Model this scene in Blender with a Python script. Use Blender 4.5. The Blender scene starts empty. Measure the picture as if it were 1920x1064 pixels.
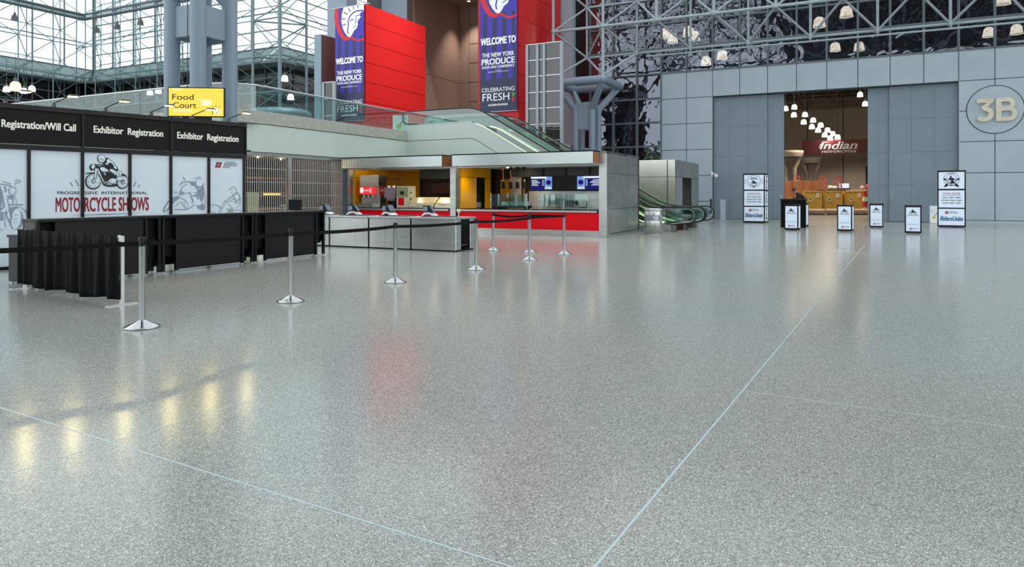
import bpy, math, random
from mathutils import Vector, Matrix
random.seed(7)
S = bpy.context.scene
COL = S.collection
PI = math.pi

# ------------------------------------------------------------------ camera
cam_data = bpy.data.cameras.new('camera')
cam = bpy.data.objects.new('camera', cam_data)
COL.objects.link(cam)
cam.location = (0, 0, 1.48)
cam.rotation_euler = (PI / 2, 0, 0)
cam_data.sensor_width = 36.0
cam_data.lens = 24.0
cam_data.shift_y = -168.0 / 1920.0
cam_data.clip_end = 600
S.camera = cam

# ------------------------------------------------------------------ world, light, exposure
world = bpy.data.worlds.new('overcast_sky')
S.world = world
world.use_nodes = True
wn = world.node_tree
wn.nodes.clear()
w_out = wn.nodes.new('ShaderNodeOutputWorld')
w_bg = wn.nodes.new('ShaderNodeBackground')
w_tc = wn.nodes.new('ShaderNodeTexCoord')
w_sep = wn.nodes.new('ShaderNodeSeparateXYZ')
w_ramp = wn.nodes.new('ShaderNodeValToRGB')
w_ramp.color_ramp.elements[0].position = 0.0
w_ramp.color_ramp.elements[0].color = (0.84, 0.90, 0.93, 1)
w_ramp.color_ramp.elements[1].position = 0.9
w_ramp.color_ramp.elements[1].color = (0.90, 0.97, 1.0, 1)
wn.links.new(w_tc.outputs['Generated'], w_sep.inputs[0])
wn.links.new(w_sep.outputs['Z'], w_ramp.inputs[0])
wn.links.new(w_ramp.outputs[0], w_bg.inputs[0])
w_bg.inputs[1].default_value = 0.98
wn.links.new(w_bg.outputs[0], w_out.inputs[0])
S.view_settings.view_transform = 'Standard'
S.view_settings.look = 'None'
S.view_settings.gamma = 1.0
S.view_settings.use_curve_mapping = False
S.view_settings.exposure = 0.95

# ------------------------------------------------------------------ helpers
def lin(c):
    out = []
    for v in c[:3]:
        v = v / 255.0
        out.append(v / 12.92 if v <= 0.04045 else ((v + 0.055) / 1.055) ** 2.4)
    return (out[0], out[1], out[2], 1.0)

def principled(name, col, rough=0.5, metal=0.0, emit=None, es=0.0, spec=0.5, coat=0.0):
    m = bpy.data.materials.new(name)
    m.use_nodes = True
    b = m.node_tree.nodes['Principled BSDF']
    b.inputs['Base Color'].default_value = lin(col)
    b.inputs['Roughness'].default_value = rough
    b.inputs['Metallic'].default_value = metal
    b.inputs['Specular IOR Level'].default_value = spec
    b.inputs['Coat Weight'].default_value = coat
    if emit:
        b.inputs['Emission Color'].default_value = lin(emit)
        b.inputs['Emission Strength'].default_value = es
    return m

def mottled(name, col, var=0.12, scale=3.0, rough=0.5, metal=0.0, stretch=(1, 1, 1), bump=0.0, spec=0.5):
    """a paint or metal whose own colour wanders a little"""
    m = principled(name, col, rough, metal, spec=spec)
    nt = m.node_tree
    b = nt.nodes['Principled BSDF']
    tc = nt.nodes.new('ShaderNodeTexCoord')
    mp = nt.nodes.new('ShaderNodeMapping')
    mp.inputs['Scale'].default_value = stretch
    ns = nt.nodes.new('ShaderNodeTexNoise')
    ns.inputs['Scale'].default_value = scale
    ns.inputs['Detail'].default_value = 5
    rp = nt.nodes.new('ShaderNodeValToRGB')
    c = lin(col)
    rp.color_ramp.elements[0].position = 0.3
    rp.color_ramp.elements[1].position = 0.7
    rp.color_ramp.elements[0].color = tuple(max(0, v * (1 - var)) for v in c[:3]) + (1,)
    rp.color_ramp.elements[1].color = tuple(min(1, v * (1 + var)) for v in c[:3]) + (1,)
    nt.links.new(tc.outputs['Object'], mp.inputs[0])
    nt.links.new(mp.outputs[0], ns.inputs['Vector'])
    nt.links.new(ns.outputs['Fac'], rp.inputs[0])
    nt.links.new(rp.outputs[0], b.inputs['Base Color'])
    if bump:
        bp = nt.nodes.new('ShaderNodeBump')
        bp.inputs['Strength'].default_value = bump
        bp.inputs['Distance'].default_value = 0.02
        nt.links.new(ns.outputs['Fac'], bp.inputs['Height'])
        nt.links.new(bp.outputs[0], b.inputs['Normal'])
    return m

def emitter(name, col, strength):
    m = bpy.data.materials.new(name)
    m.use_nodes = True
    nt = m.node_tree
    nt.nodes.clear()
    o = nt.nodes.new('ShaderNodeOutputMaterial')
    e = nt.nodes.new('ShaderNodeEmission')
    e.inputs[0].default_value = lin(col)
    e.inputs[1].default_value = strength
    nt.links.new(e.outputs[0], o.inputs[0])
    return m

def glass(name, tint, glossy=0.12, rough=0.02, wavy=0.0, body=None, body_fac=0.0, gloss_col=(255, 255, 255), wscale=0.9):
    """a sheet pane: lets light through, mirrors a share of it"""
    m = bpy.data.materials.new(name)
    m.use_nodes = True
    nt = m.node_tree
    nt.nodes.clear()
    o = nt.nodes.new('ShaderNodeOutputMaterial')
    t = nt.nodes.new('ShaderNodeBsdfTransparent')
    t.inputs[0].default_value = lin(tint)
    g = nt.nodes.new('ShaderNodeBsdfGlossy')
    g.inputs['Roughness'].default_value = rough
    g.inputs['Color'].default_value = lin(gloss_col)
    mx = nt.nodes.new('ShaderNodeMixShader')
    mx.inputs[0].default_value = glossy
    nt.links.new(t.outputs[0], mx.inputs[1])
    nt.links.new(g.outputs[0], mx.inputs[2])
    last = mx
    if body:
        d = nt.nodes.new('ShaderNodeBsdfDiffuse')
        d.inputs[0].default_value = lin(body)
        m2 = nt.nodes.new('ShaderNodeMixShader')
        m2.inputs[0].default_value = body_fac
        nt.links.new(mx.outputs[0], m2.inputs[1])
        nt.links.new(d.outputs[0], m2.inputs[2])
        last = m2
    if wavy:
        tc = nt.nodes.new('ShaderNodeTexCoord')
        ns = nt.nodes.new('ShaderNodeTexNoise')
        ns.inputs['Scale'].default_value = wscale
        ns.inputs['Detail'].default_value = 1.0
        ns.inputs['Distortion'].default_value = 1.0
        bp = nt.nodes.new('ShaderNodeBump')
        bp.inputs['Strength'].default_value = wavy
        bp.inputs['Distance'].default_value = 0.05
        nt.links.new(tc.outputs['Object'], ns.inputs['Vector'])
        nt.links.new(ns.outputs['Fac'], bp.inputs['Height'])
        nt.links.new(bp.outputs[0], g.inputs['Normal'])
    nt.links.new(last.outputs[0], o.inputs[0])
    return m

def terrazzo(name, stops, scale=215.0, rough=0.16):
    m = bpy.data.materials.new(name)
    m.use_nodes = True
    nt = m.node_tree
    b = nt.nodes['Principled BSDF']
    tc = nt.nodes.new('ShaderNodeTexCoord')
    vo = nt.nodes.new('ShaderNodeTexVoronoi')
    vo.inputs['Scale'].default_value = scale
    sp = nt.nodes.new('ShaderNodeSeparateColor')
    rp = nt.nodes.new('ShaderNodeValToRGB')
    rp.color_ramp.interpolation = 'CONSTANT'
    el = rp.color_ramp.elements
    while len(el) < len(stops):
        el.new(0.5)
    for e, (p, c) in zip(el, stops):
        e.position = p
        e.color = lin(c)
    big = nt.nodes.new('ShaderNodeTexNoise')
    big.inputs['Scale'].default_value = 0.22
    big.inputs['Detail'].default_value = 3
    hue = nt.nodes.new('ShaderNodeValToRGB')
    hue.color_ramp.elements[0].position = 0.35
    hue.color_ramp.elements[0].color = (0.93, 0.98, 1.0, 1)
    hue.color_ramp.elements[1].position = 0.65
    hue.color_ramp.elements[1].color = (1.0, 0.97, 0.93, 1)
    mul = nt.nodes.new('ShaderNodeMix')
    mul.data_type = 'RGBA'
    mul.blend_type = 'MULTIPLY'
    mul.inputs[0].default_value = 1.0
    nt.links.new(tc.outputs['Object'], vo.inputs['Vector'])
    nt.links.new(tc.outputs['Object'], big.inputs['Vector'])
    nt.links.new(vo.outputs['Color'], sp.inputs[0])
    nt.links.new(sp.outputs[0], rp.inputs[0])
    nt.links.new(big.outputs['Fac'], hue.inputs[0])
    nt.links.new(rp.outputs[0], mul.inputs[6])
    nt.links.new(hue.outputs[0], mul.inputs[7])
    nt.links.new(mul.outputs[2], b.inputs['Base Color'])
    rr = nt.nodes.new('ShaderNodeMapRange')
    rr.inputs[3].default_value = rough * 0.8
    rr.inputs[4].default_value = rough * 1.3
    nt.links.new(big.outputs['Fac'], rr.inputs[0])
    nt.links.new(rr.outputs[0], b.inputs['Roughness'])
    b.inputs['Specular IOR Level'].default_value = 0.22
    return m

class MB:
    def __init__(self):
        self.v, self.f, self.mi, self.sm = [], [], [], []

    def add(self, vs, fs, mi=0, smooth=False):
        o = len(self.v)
        self.v += [tuple(p) for p in vs]
        for f in fs:
            self.f.append([i + o for i in f])
            self.mi.append(mi)
            self.sm.append(smooth)
        return self

    def box(self, x0, y0, z0, x1, y1, z1, mi=0):
        vs = [(x0, y0, z0), (x1, y0, z0), (x1, y1, z0), (x0, y1, z0), (x0, y0, z1), (x1, y0, z1), (x1, y1, z1), (x0, y1, z1)]
        return self.add(vs, [(0, 3, 2, 1), (4, 5, 6, 7), (0, 1, 5, 4), (1, 2, 6, 5), (2, 3, 7, 6), (3, 0, 4, 7)], mi)

    def tube(self, p, q, r, n=8, mi=0, r2=None, caps=True):
        p, q = Vector(p), Vector(q)
        d = q - p
        if d.length < 1e-6:
            return self
        a = d.normalized()
        up = Vector((0, 0, 1)) if abs(a.z) < 0.95 else Vector((1, 0, 0))
        s = a.cross(up).normalized()
        t = a.cross(s)
        r2 = r if r2 is None else r2
        vs = []
        for base, rad in ((p, r), (q, r2)):
            for i in range(n):
                w = 2 * PI * i / n
                vs.append(base + (s * math.cos(w) + t * math.sin(w)) * rad)
        fs = [(i, (i + 1) % n, n + (i + 1) % n, n + i) for i in range(n)]
        self.add(vs, fs, mi, True)
        if caps:
            self.add(vs[:n], [tuple(range(n))], mi)
            self.add(vs[n:], [tuple(reversed(range(n)))], mi)
        return self

    def path(self, pts, r, n=8, mi=0, closed=False, flat=None):
        """a round (or flat: (half width, half height)) section swept along points"""
        P = [Vector(p) for p in pts]
        N = len(P)
        rings = []
        for i in range(N):
            a = P[(i - 1) % N] if (closed or i > 0) else P[i]
            b = P[(i + 1) % N] if (closed or i < N - 1) else P[i]
            d = (b - a).normalized()
            up = Vector((0, 0, 1)) if abs(d.z) < 0.9 else Vector((0, 1, 0))
            if flat:
                up = Vector(flat[2])
            s = d.cross(up).normalized()
            t = s.cross(d).normalized()
            ring = []
            for k in range(n):
                w = 2 * PI * (k + 0.5) / n
                if flat:
                    ring.append(P[i] + s * math.cos(w) * flat[0] * 1.3 + t * math.sin(w) * flat[1] * 1.3)
                else:
                    ring.append(P[i] + s * math.cos(w) * r + t * math.sin(w) * r)
            rings.append(ring)
        vs = [v for ring in rings for v in ring]
        fs = []
        for i in range(N if closed else N - 1):
            for k in range(n):
                a0, b0 = i * n, ((i + 1) % N) * n
                fs.append((a0 + k, a0 + (k + 1) % n, b0 + (k + 1) % n, b0 + k))
        self.add(vs, fs, mi, not flat)
        if not closed:
            self.add(rings[0], [tuple(range(n))], mi)
            self.add(rings[-1], [tuple(range(n))], mi)
        return self

    def lathe(self, prof, c=(0, 0, 0), n=24, mi=0, smooth=True):
        vs, fs = [], []
        for r, z in prof:
            for i in range(n):
                w = 2 * PI * i / n
                vs.append((c[0] + r * math.cos(w), c[1] + r * math.sin(w), c[2] + z))
        for j in range(len(prof) - 1):
            for i in range(n):
                fs.append((j * n + i, j * n + (i + 1) % n, (j + 1) * n + (i + 1) % n, (j + 1) * n + i))
        return self.add(vs, fs, mi, smooth)

    def ball(self, c, r, n=10, mi=0, sz=1.0):
        prof = [(max(1e-4, r * math.sin(PI * k / (n // 2 + 1))), -r * sz * math.cos(PI * k / (n // 2 + 1))) for k in range(n // 2 + 2)]
        return self.lathe(prof, c, n, mi)

    def prism(self, poly, y0, y1, mi=0):
        """polygon in the xz plane, given depth along y"""
        n = len(poly)
        vs = [(x, y0, z) for x, z in poly] + [(x, y1, z) for x, z in poly]
        fs = [tuple(range(n)), tuple(reversed(range(n, 2 * n)))]
        fs += [(i, i + n, (i + 1) % n + n, (i + 1) % n) for i in range(n)]
        return self.add(vs, fs, mi)

    def slab(self, poly, z0, z1, mi=0):
        n = len(poly)
        vs = [(x, y, z0) for x, y in poly] + [(x, y, z1) for x, y in poly]
        fs = [tuple(reversed(range(n))), tuple(range(n, 2 * n))]
        fs += [(i, (i + 1) % n, (i + 1) % n + n, i + n) for i in range(n)]
        return self.add(vs, fs, mi)

    def stroke(self, pts, w, y0, y1, mi=0, closed=False):
        """a drawn line of width w in the xz plane"""
        P = [Vector((p[0], p[1])) for p in pts]
        N = len(P)
        L, R = [], []
        for i in range(N):
            a = P[(i - 1) % N] if (closed or i > 0) else P[i]
            b = P[(i + 1) % N] if (closed or i < N - 1) else P[i]
            d = (b - a)
            d = d.normalized() if d.length > 1e-9 else Vector((1, 0))
            nrm = Vector((-d.y, d.x))
            ww = (w[i] if isinstance(w, (list, tuple)) else w) / 2
            L.append(P[i] + nrm * ww)
            R.append(P[i] - nrm * ww)
        for i in range(N if closed else N - 1):
            j = (i + 1) % N
            self.prism([(R[i].x, R[i].y), (R[j].x, R[j].y), (L[j].x, L[j].y), (L[i].x, L[i].y)], y0, y1, mi)
        return self

    def text(self, body, cx, cz, w=None, h=0.1, y=0.0, depth=0.003, mi=0, bold=0.0, shear=0.0, align='C', gap=1.0):
        vs, fs = glyphs(body, 0.0, shear, gap)
        x0 = min(v[0] for v in vs); x1 = max(v[0] for v in vs)
        z0, z1 = 0.0, 0.715
        kx = (w / (x1 - x0)) if w else h / (z1 - z0)
        kz = h / (z1 - z0)
        ox = {'C': -(x0 + x1) / 2, 'L': -x0, 'R': -x1}[align]
        b = abs(bold)
        for ux, uz in ((0, 0), (-1, -.6), (1, -.6), (-1, .6), (1, .6)) if bold > 0 else ((0, 0),):
            self.add([(cx + (v[0] + ox + ux * b) * kx, y - .0001 * (ux + 2 * uz), cz + (v[1] + uz * b - 0.3575) * kz) for v in vs], fs, mi)
        return self

    def build(self, name, mats, parent=None, loc=None, rz=0.0, bevel=0.0):
        me = bpy.data.meshes.new(name)
        me.from_pydata([tuple(v) for v in self.v], [], self.f)
        mats = mats if isinstance(mats, (list, tuple)) else [mats]
        for m in mats:
            me.materials.append(m)
        me.polygons.foreach_set('material_index', self.mi)
        me.polygons.foreach_set('use_smooth', self.sm)
        me.update()
        o = bpy.data.objects.new(name, me)
        COL.objects.link(o)
        if parent:
            o.parent = parent
        if loc:
            o.location = loc
        if rz:
            o.rotation_euler = (0, 0, rz)
        if bevel:
            bv = o.modifiers.new('bevel', 'BEVEL')
            bv.width = bevel
            bv.segments = 2
            bv.limit_method = 'ANGLE'
        return o

_glyph_cache = {}
def glyphs(body, bold, shear, gap):
    k = (body, bold, shear, gap)
    if k not in _glyph_cache:
        cu = bpy.data.curves.new('lettering_source', 'FONT')
        cu.body = body
        cu.size = 1.0
        cu.offset = bold
        cu.shear = shear
        cu.space_character = gap
        cu.resolution_u = 3
        ob = bpy.data.objects.new('lettering_source', cu)
        COL.objects.link(ob)
        dg = bpy.context.evaluated_depsgraph_get()
        me = bpy.data.meshes.new_from_object(ob.evaluated_get(dg))
        _glyph_cache[k] = ([(v.co.x, v.co.y) for v in me.vertices], [tuple(p.vertices) for p in me.polygons])
        bpy.data.objects.remove(ob)
        bpy.data.curves.remove(cu)
        bpy.data.meshes.remove(me)
    return _glyph_cache[k]

def mb():
    return MB()

def tag(o, label, cat, group=None, kind=None):
    o['label'] = label
    o['category'] = cat
    if group:
        o['group'] = group
    if kind:
        o['kind'] = kind
    return o

def thing(name, label, cat, loc=(0, 0, 0), rz=0.0, group=None):
    o = bpy.data.objects.new(name, None)
    o.empty_display_size = 0.2
    COL.objects.link(o)
    o.location = loc
    o.rotation_euler = (0, 0, rz)
    return tag(o, label, cat, group)

def struct(o, label=None, cat=None):
    o['kind'] = 'structure'
    if label:
        o['label'] = label
        o['category'] = cat
    return o

def copy_tree(o, parent=None):
    c = o.copy()
    COL.objects.link(c)
    c.parent = parent
    for ch in [k for k in COL.objects if k.parent == o]:
        copy_tree(ch, c)
    return c

def ell(cx, cz, rx, rz, n=28, a0=0.0, a1=2 * PI, tilt=0.0):
    full = abs(a1 - a0 - 2 * PI) < 1e-6
    m = n if full else n + 1
    out = []
    for i in range(m):
        w = a0 + (a1 - a0) * i / n
        x, z = rx * math.cos(w), rz * math.sin(w)
        out.append((cx + x * math.cos(tilt) - z * math.sin(tilt), cz + x * math.sin(tilt) + z * math.cos(tilt)))
    return out

def at(px, Y):
    """ground point seen in column px of the frame at distance Y"""
    return ((px - 960.0) / 1280.0 * Y, Y)

# the building's grid: x to the right along the hall wall, y deeper into the building
TH = -math.atan(0.5)
U = Vector((math.cos(TH), math.sin(TH), 0))
N_ = Vector((-math.sin(TH), math.cos(TH), 0))
WALL = Vector((11.84, 40.3, 0))          # left edge of the hall doorway
ESC = Vector((-4.83, 31.97, 0))          # inner corner of balcony front and escalator side
KIO = Vector((3.2, 23.05, 0))            # right front corner of the food kiosk
ATR = Vector((-42.5, 68.0, 0))           # far inner corner of the glass atrium
MOD = 1.53
def grid(o, x, y, z=0.0):
    p = o + U * x + N_ * y
    return (p.x, p.y, z)

# ------------------------------------------------------------------ materials
M = {}
M['terrazzo'] = terrazzo('terrazzo', [(0.0, (108, 112, 111)), (0.16, (140, 143, 140)), (0.42, (160, 162, 158)), (0.66, (174, 175, 170)), (0.84, (198, 198, 191)), (0.95, (232, 232, 224))])
M['strip'] = principled('zinc_strip', (186, 206, 210), 0.35, 0.2)
M['panel'] = mottled('blue_grey_cladding', (170, 184, 193), 0.05, 0.8, 0.42)
M['joint'] = principled('dark_joint', (52, 58, 64), 0.8)  # dark colour of the panel joints and their backing
M['door'] = mottled('door_grey', (124, 139, 150), 0.05, 0.7, 0.45)
M['frame'] = principled('painted_steel', (158, 170, 176), 0.4)
M['frame_dark'] = principled('mullion_steel', (96, 108, 114), 0.4)
M['column'] = principled('column_paint', (134, 151, 166), 0.4)
M['hall_glass'] = glass('reflecting_glass', (112, 112, 114), 0.34, 0.01, 0.5, (12, 12, 13), 0.3, (205, 210, 226), 1.05)
M['clear'] = glass('clear_glass', (240, 248, 248), 0.06)
M['green_glass'] = glass('greenish_glass', (216, 234, 230), 0.10, 0.03)
M['sky_glass'] = glass('skirt_glass', (90, 110, 110), 0.2, 0.03, 0, (84, 108, 108), 0.45)
M['dark_wall'] = principled('dark_glazed_wall', (22, 26, 30), 0.14)
M['cream'] = mottled('cream_panel', (206, 216, 208), 0.03, 0.6, 0.45)
M['concrete'] = mottled('concrete_curb', (178, 180, 170), 0.1, 5.0, 0.7)
M['steel'] = mottled('brushed_steel', (206, 208, 204), 0.1, 1.6, 0.3, 1.0, (1, 1, 6))
M['steel_dark'] = mottled('dull_steel', (194, 197, 194), 0.1, 1.2, 0.38, 1.0, (1, 1, 3))
M['chrome'] = principled('chrome', (176, 178, 178), 0.12, 1.0)
M['alu'] = principled('aluminium', (196, 198, 198), 0.35, 0.8)
M['black'] = principled('black_laminate', (11, 11, 15), 0.4, spec=0.3)
M['black_matt'] = principled('black_matt', (8, 8, 10), 0.7, spec=0.2)
M['header'] = principled('black_header_board', (14, 14, 17), 0.6, spec=0.25)
M['fabric'] = mottled('black_drape', (8, 11, 13), 0.2, 9.0, 0.85, spec=0.2)
M['white_panel'] = mottled('white_panel', (228, 242, 254), 0.03, 1.2, 0.35)
M['white'] = principled('white_paint', (238, 240, 242), 0.5)
M['letter_white'] = principled('white_lettering', (250, 250, 250), 0.6)
M['ink'] = principled('black_ink', (22, 22, 28), 0.6)
M['ink_red'] = principled('red_ink', (150, 20, 40), 0.6)
M['ink_blue'] = principled('blue_ink', (90, 150, 200), 0.6)
M['ink_grey'] = principled('grey_blue_ink', (150, 163, 186), 0.6)
M['ink_sage'] = principled('sage_ink', (164, 180, 180), 0.6)
M['red_clad'] = principled('red_cladding', (204, 34, 36), 0.45, spec=0.3)
M['red_joint'] = principled('red_joint', (120, 16, 20), 0.7)
M['red'] = principled('red_laminate', (234, 8, 28), 0.45, spec=0.15)
M['yellow'] = principled('yellow_panel', (232, 168, 0), 0.25, coat=0.3)
M['brown'] = mottled('brown_wall', (128, 108, 100), 0.05, 0.4, 0.6)
M['brown_joint'] = principled('brown_joint', (62, 50, 46), 0.8)
M['banner'] = principled('banner_purple', (66, 56, 172), 0.6)
M['banner_dark'] = principled('banner_slate', (50, 54, 86), 0.6)
M['banner_red'] = principled('banner_red', (214, 44, 52), 0.6)
M['hall_wall'] = principled('hall_wall', (146, 132, 120), 0.7)
M['hall_dark'] = principled('hall_ceiling', (34, 28, 26), 0.8)
M['truss_brown'] = principled('truss_brown', (96, 74, 62), 0.6)
M['frame_shaded'] = principled('painted_steel_shaded', (112, 130, 136), 0.45)  # same steel paint as the right frame, atrium shade put into the colour
M['lamp_shade_lit'] = emitter('glowing_lamp_shade', (255, 244, 214), 2.6)
M['glow_shade'] = emitter('glazed_lamp_shade', (255, 246, 220), 60.0)
M['steel_header'] = mottled('header_steel', (184, 190, 188), 0.06, 0.8, 0.3, 1.0, (1, 1, 2))
M['service_shaded'] = principled('service_box_shaded', (104, 98, 96), 0.5)
M['beam_dark'] = principled('beam_dark', (80, 92, 98), 0.5)
M['yellow_shade'] = emitter('yellow_lamp_shade', (255, 238, 110), 3.0)
M['lamp_warm'] = emitter('warm_lamp', (255, 244, 214), 14.0)
M['lamp_white'] = emitter('white_lamp', (255, 250, 238), 12.0)
M['lamp_yellow'] = emitter('yellow_lamp', (255, 240, 130), 16.0)
M['downlight'] = emitter('downlight', (255, 226, 170), 9.0)
M['screen_yellow'] = emitter('yellow_screen', (255, 222, 92), 0.58)
M['screen_pale'] = emitter('pale_screen', (255, 248, 190), 0.62)
M['screen_text'] = principled('screen_text', (70, 52, 20), 0.6)
M['screen_blue'] = emitter('blue_screen', (26, 30, 92), 0.7)
M['screen_sky'] = emitter('sky_screen', (120, 150, 215), 0.55)
M['screen_white'] = emitter('white_screen', (230, 238, 250), 0.55)
M['screen_red'] = emitter('red_screen', (232, 60, 58), 0.55)
M['rubber'] = principled('rubber', (18, 18, 20), 0.45)
M['crate'] = mottled('ochre_crate', (206, 162, 72), 0.1, 2.0, 0.6)
M['orange_ply'] = mottled('orange_plywood', (158, 100, 66), 0.1, 1.5, 0.6)
M['carpet_roll'] = mottled('wrapped_roll', (190, 160, 140), 0.1, 4.0, 0.5)
M['paper'] = principled('paper', (226, 216, 190), 0.7)
M['skin'] = principled('skin', (188, 140, 112), 0.55)
M['hair'] = principled('hair', (40, 30, 24), 0.7)
M['copper'] = principled('copper', (190, 120, 78), 0.3, 1.0)
M['grille'] = principled('grille_bar', (206, 204, 198), 0.5)
M['shop_dark'] = principled('shop_dark', (30, 28, 28), 0.7)
M['wood'] = principled('amber_wood', (150, 92, 40), 0.5)
M['cream_lid'] = principled('warm_metal_lid', (226, 212, 176), 0.28, 0.5)
M['green'] = principled('leaf_green', (110, 150, 50), 0.6)
M['lime'] = principled('lime_dot', (196, 200, 70), 0.6)
M['nickel'] = mottled('satin_nickel', (206, 200, 182), 0.12, 2.0, 0.4, 0.45, (1, 1, 1))
M['box_grey'] = principled('light_grey_box', (176, 190, 204), 0.5)
M['dark_grey'] = principled('dark_grey', (70, 72, 76), 0.5)
M['skirt'] = principled('escalator_skirt', (150, 148, 140), 0.35, 0.9)
M['strip_light'] = emitter('escalator_light', (255, 236, 180), 2.2)
M['steel_lift'] = mottled('pale_steel', (226, 226, 216), 0.08, 1.0, 0.32, 1.0)
M['bin_band'] = principled('bin_band', (150, 150, 160), 0.5)
M['lit_white'] = principled('lit_white_panel', (206, 220, 236), 0.4, 0, (222, 234, 250), 0.12)
M['ink_pale_blue'] = principled('pale_blue_ink', (176, 206, 226), 0.6)
M['screen_pale_blue'] = emitter('terminal_screen', (150, 170, 190), 0.28)
M['kiosk_back'] = principled('kiosk_back', (84, 66, 52), 0.5)
M['display_mix'] = principled('display_mix', (150, 130, 150), 0.4)
M['display_green'] = principled('display_green', (150, 160, 110), 0.4)
M['menu_brown'] = principled('menu_brown', (92, 48, 34), 0.5)
M['poster_green'] = principled('poster_green', (186, 196, 140), 0.5)
M['screen_amber'] = emitter('amber_strip', (255, 196, 90), 1.6)
M['hall_sign'] = principled('maroon_sign', (98, 12, 28), 0.5)
M['ladder'] = principled('red_paint', (196, 52, 40), 0.5)
M['person_cloth'] = principled('dark_clothing', (24, 22, 26), 0.85)
M['lamp_yellow2'] = emitter('arm_lamp_glow', (255, 228, 110), 7.0)
M['lamp_glow'] = emitter('glazed_lamp', (255, 246, 220), 30.0)
M['base_stone'] = terrazzo('base_stone', [(0.0, (120, 120, 120)), (0.4, (160, 160, 158)), (0.8, (200, 200, 196))], 60, 0.4)
M['dark_deck'] = principled('dark_deck', (44, 42, 42), 0.8)
M['bulkhead'] = principled('bulkhead_grey', (74, 78, 76), 0.4, 0.6)

# ================================================================== THE SETTING
# ---- floor and its inlaid strips
fl = mb().add([(-100, -110, 0), (80, -110, 0), (80, 125, 0), (-100, 125, 0)], [(0, 1, 2, 3)]).build('floor', M['terrazzo'])
struct(fl, 'grey speckled polished terrazzo floor of the concourse', 'floor')
def strip(i, p, d, a, b, w):
    d = Vector(d).normalized()
    s = Vector((-d.y, d.x)) * w / 2
    p = Vector(p)
    q, r = p + d * a, p + d * b
    m = mb().slab([tuple(q - s), tuple(r - s), tuple(r + s), tuple(q + s)], -0.01, 0.0012)
    struct(m.build('trim_%d' % i, M['strip']), 'pale metal strip inlaid in the terrazzo floor', 'trim')
strip(1, (0.328, 2.706), (0.579, 1.0), -4, 20, 0.012)
strip(2, (0.0, 2.706), (-1.757, 1.0), -2, 14, 0.009)
strip(3, (1.69, 5.15), (1.79, -1.0), 0, 12, 0.006)
strip(4, (-2.39, 4.05), (0.60, 1.0), -8, 1.05, 0.007)

struct(mb().box(-10, -60, 24.6, 60, 2, 25.0).build('added_deck', M['dark_deck'], None, (0, 0, 0), TH), 'unseen dark deck added behind the camera to darken the mirror glazing', 'ceiling')  # unseen deck added so the right glazing mirrors something dark

# ---- hall wall with the wide doorway (local x along the wall, y into the hall)
def cladding(cells, y=0.0, thick=0.25, gap=0.035, backing=None):
    m = mb()
    for x0, z0, x1, z1 in cells:
        m.box(x0 + gap / 2, y, z0 + gap / 2, x1 - gap / 2, y + 0.03, z1 - gap / 2, 0)
    for x0, z0, x1, z1 in backing:
        m.box(x0, y + 0.028, z0, x1, y + thick, z1, 1)
    return m
cells = []
for k in range(5):
    zs = [0.14, 1.05, 2.58, 4.13, 5.70, 7.24]
    for i in range(2):
        cells.append((-3.06 + i * MOD, zs[k], -3.06 + (i + 1) * MOD, zs[k + 1]))
for i in range(18):
    cells.append((-3.06 + i * MOD, 7.24, -3.06 + (i + 1) * MOD, 8.80))
for k in range(5):
    zs = [0.14, 1.05, 2.55, 4.13, 5.70, 7.24]
    if k == 0:
        continue
    for i in range(8):
        cells.append((12.24 + i * MOD, zs[k] if k > 1 else 0.14, 12.24 + (i + 1) * MOD, zs[k + 1]))
w = cladding(cells, backing=[(-3.06, 0, 0, 8.82), (0, 7.22, 12.24, 8.82), (12.24, 0, 26, 8.82)])
# door jambs and head, plain
w.box(-0.03, 0.0, 0.0, 0.0, 0.45, 7.24, 0).box(12.24, 0.0, 0.0, 12.27, 0.45, 7.24, 0).box(0, 0.0, 7.2, 12.24, 0.45, 7.24, 1)
wall_r = w.build('wall_right', [M['panel'], M['joint']], None, WALL, TH)
struct(wall_r, 'blue grey square panelled wall around the hall doorway', 'wall')
bb = mb().box(-3.06, -0.03, 0, 0, 0.0, 0.13).box(12.24, -0.03, 0, 26, 0.0, 0.13).build('baseboard_right', M['panel'], None, WALL, TH)
struct(bb)

# ---- sliding door leaves
def leaf(i, x0, x1, y, seams, handle_x=None):
    m = mb()
    xs = [x0] + seams + [x1]
    zs = [0.03, 1.95, 3.7, 5.45, 7.2]
    for a, b in zip(xs, xs[1:]):
        for c, d in zip(zs, zs[1:]):
            m.box(a + 0.006, y, c + 0.006, b - 0.006, y + 0.02, d - 0.006, 0)
    m.box(x0, y + 0.012, 0.02, x1, y + 0.09, 7.2, 1)
    o = m.build('door_%d' % i, [M['door'], M['frame_dark']], None, WALL, TH)
    struct(o, None)
    if handle_x is not None:
        h = mb()
        h.path([(handle_x, y - 0.002, 1.0), (handle_x, y - 0.07, 1.02), (handle_x, y - 0.07, 1.38), (handle_x, y - 0.002, 1.40)], 0.02, 8)
        h.build('door_handle', M['alu'], o)
    return o
def wx(px, y=0.0):       # position along the hall wall seen in column px
    s = (px - 960) / 1280.0
    o = WALL + N_ * y
    return (s * o.y - o.x) / (U.x - s * U.y)
x1439, x1470, x1626, x1667 = wx(1439, .3), wx(1470, .3), wx(1627, .3), wx(1667, .3)
leaf(1, 0.0, x1439, 0.24, [wx(1368, .24), wx(1402, .24)])
leaf(2, x1439 - 0.5, x1470, 0.36, [x1439 + 0.3], x1470 - 0.15)
leaf(3, x1626, x1667 + 0.5, 0.36, [x1667 - 0.5], x1626 + 0.14)
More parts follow.
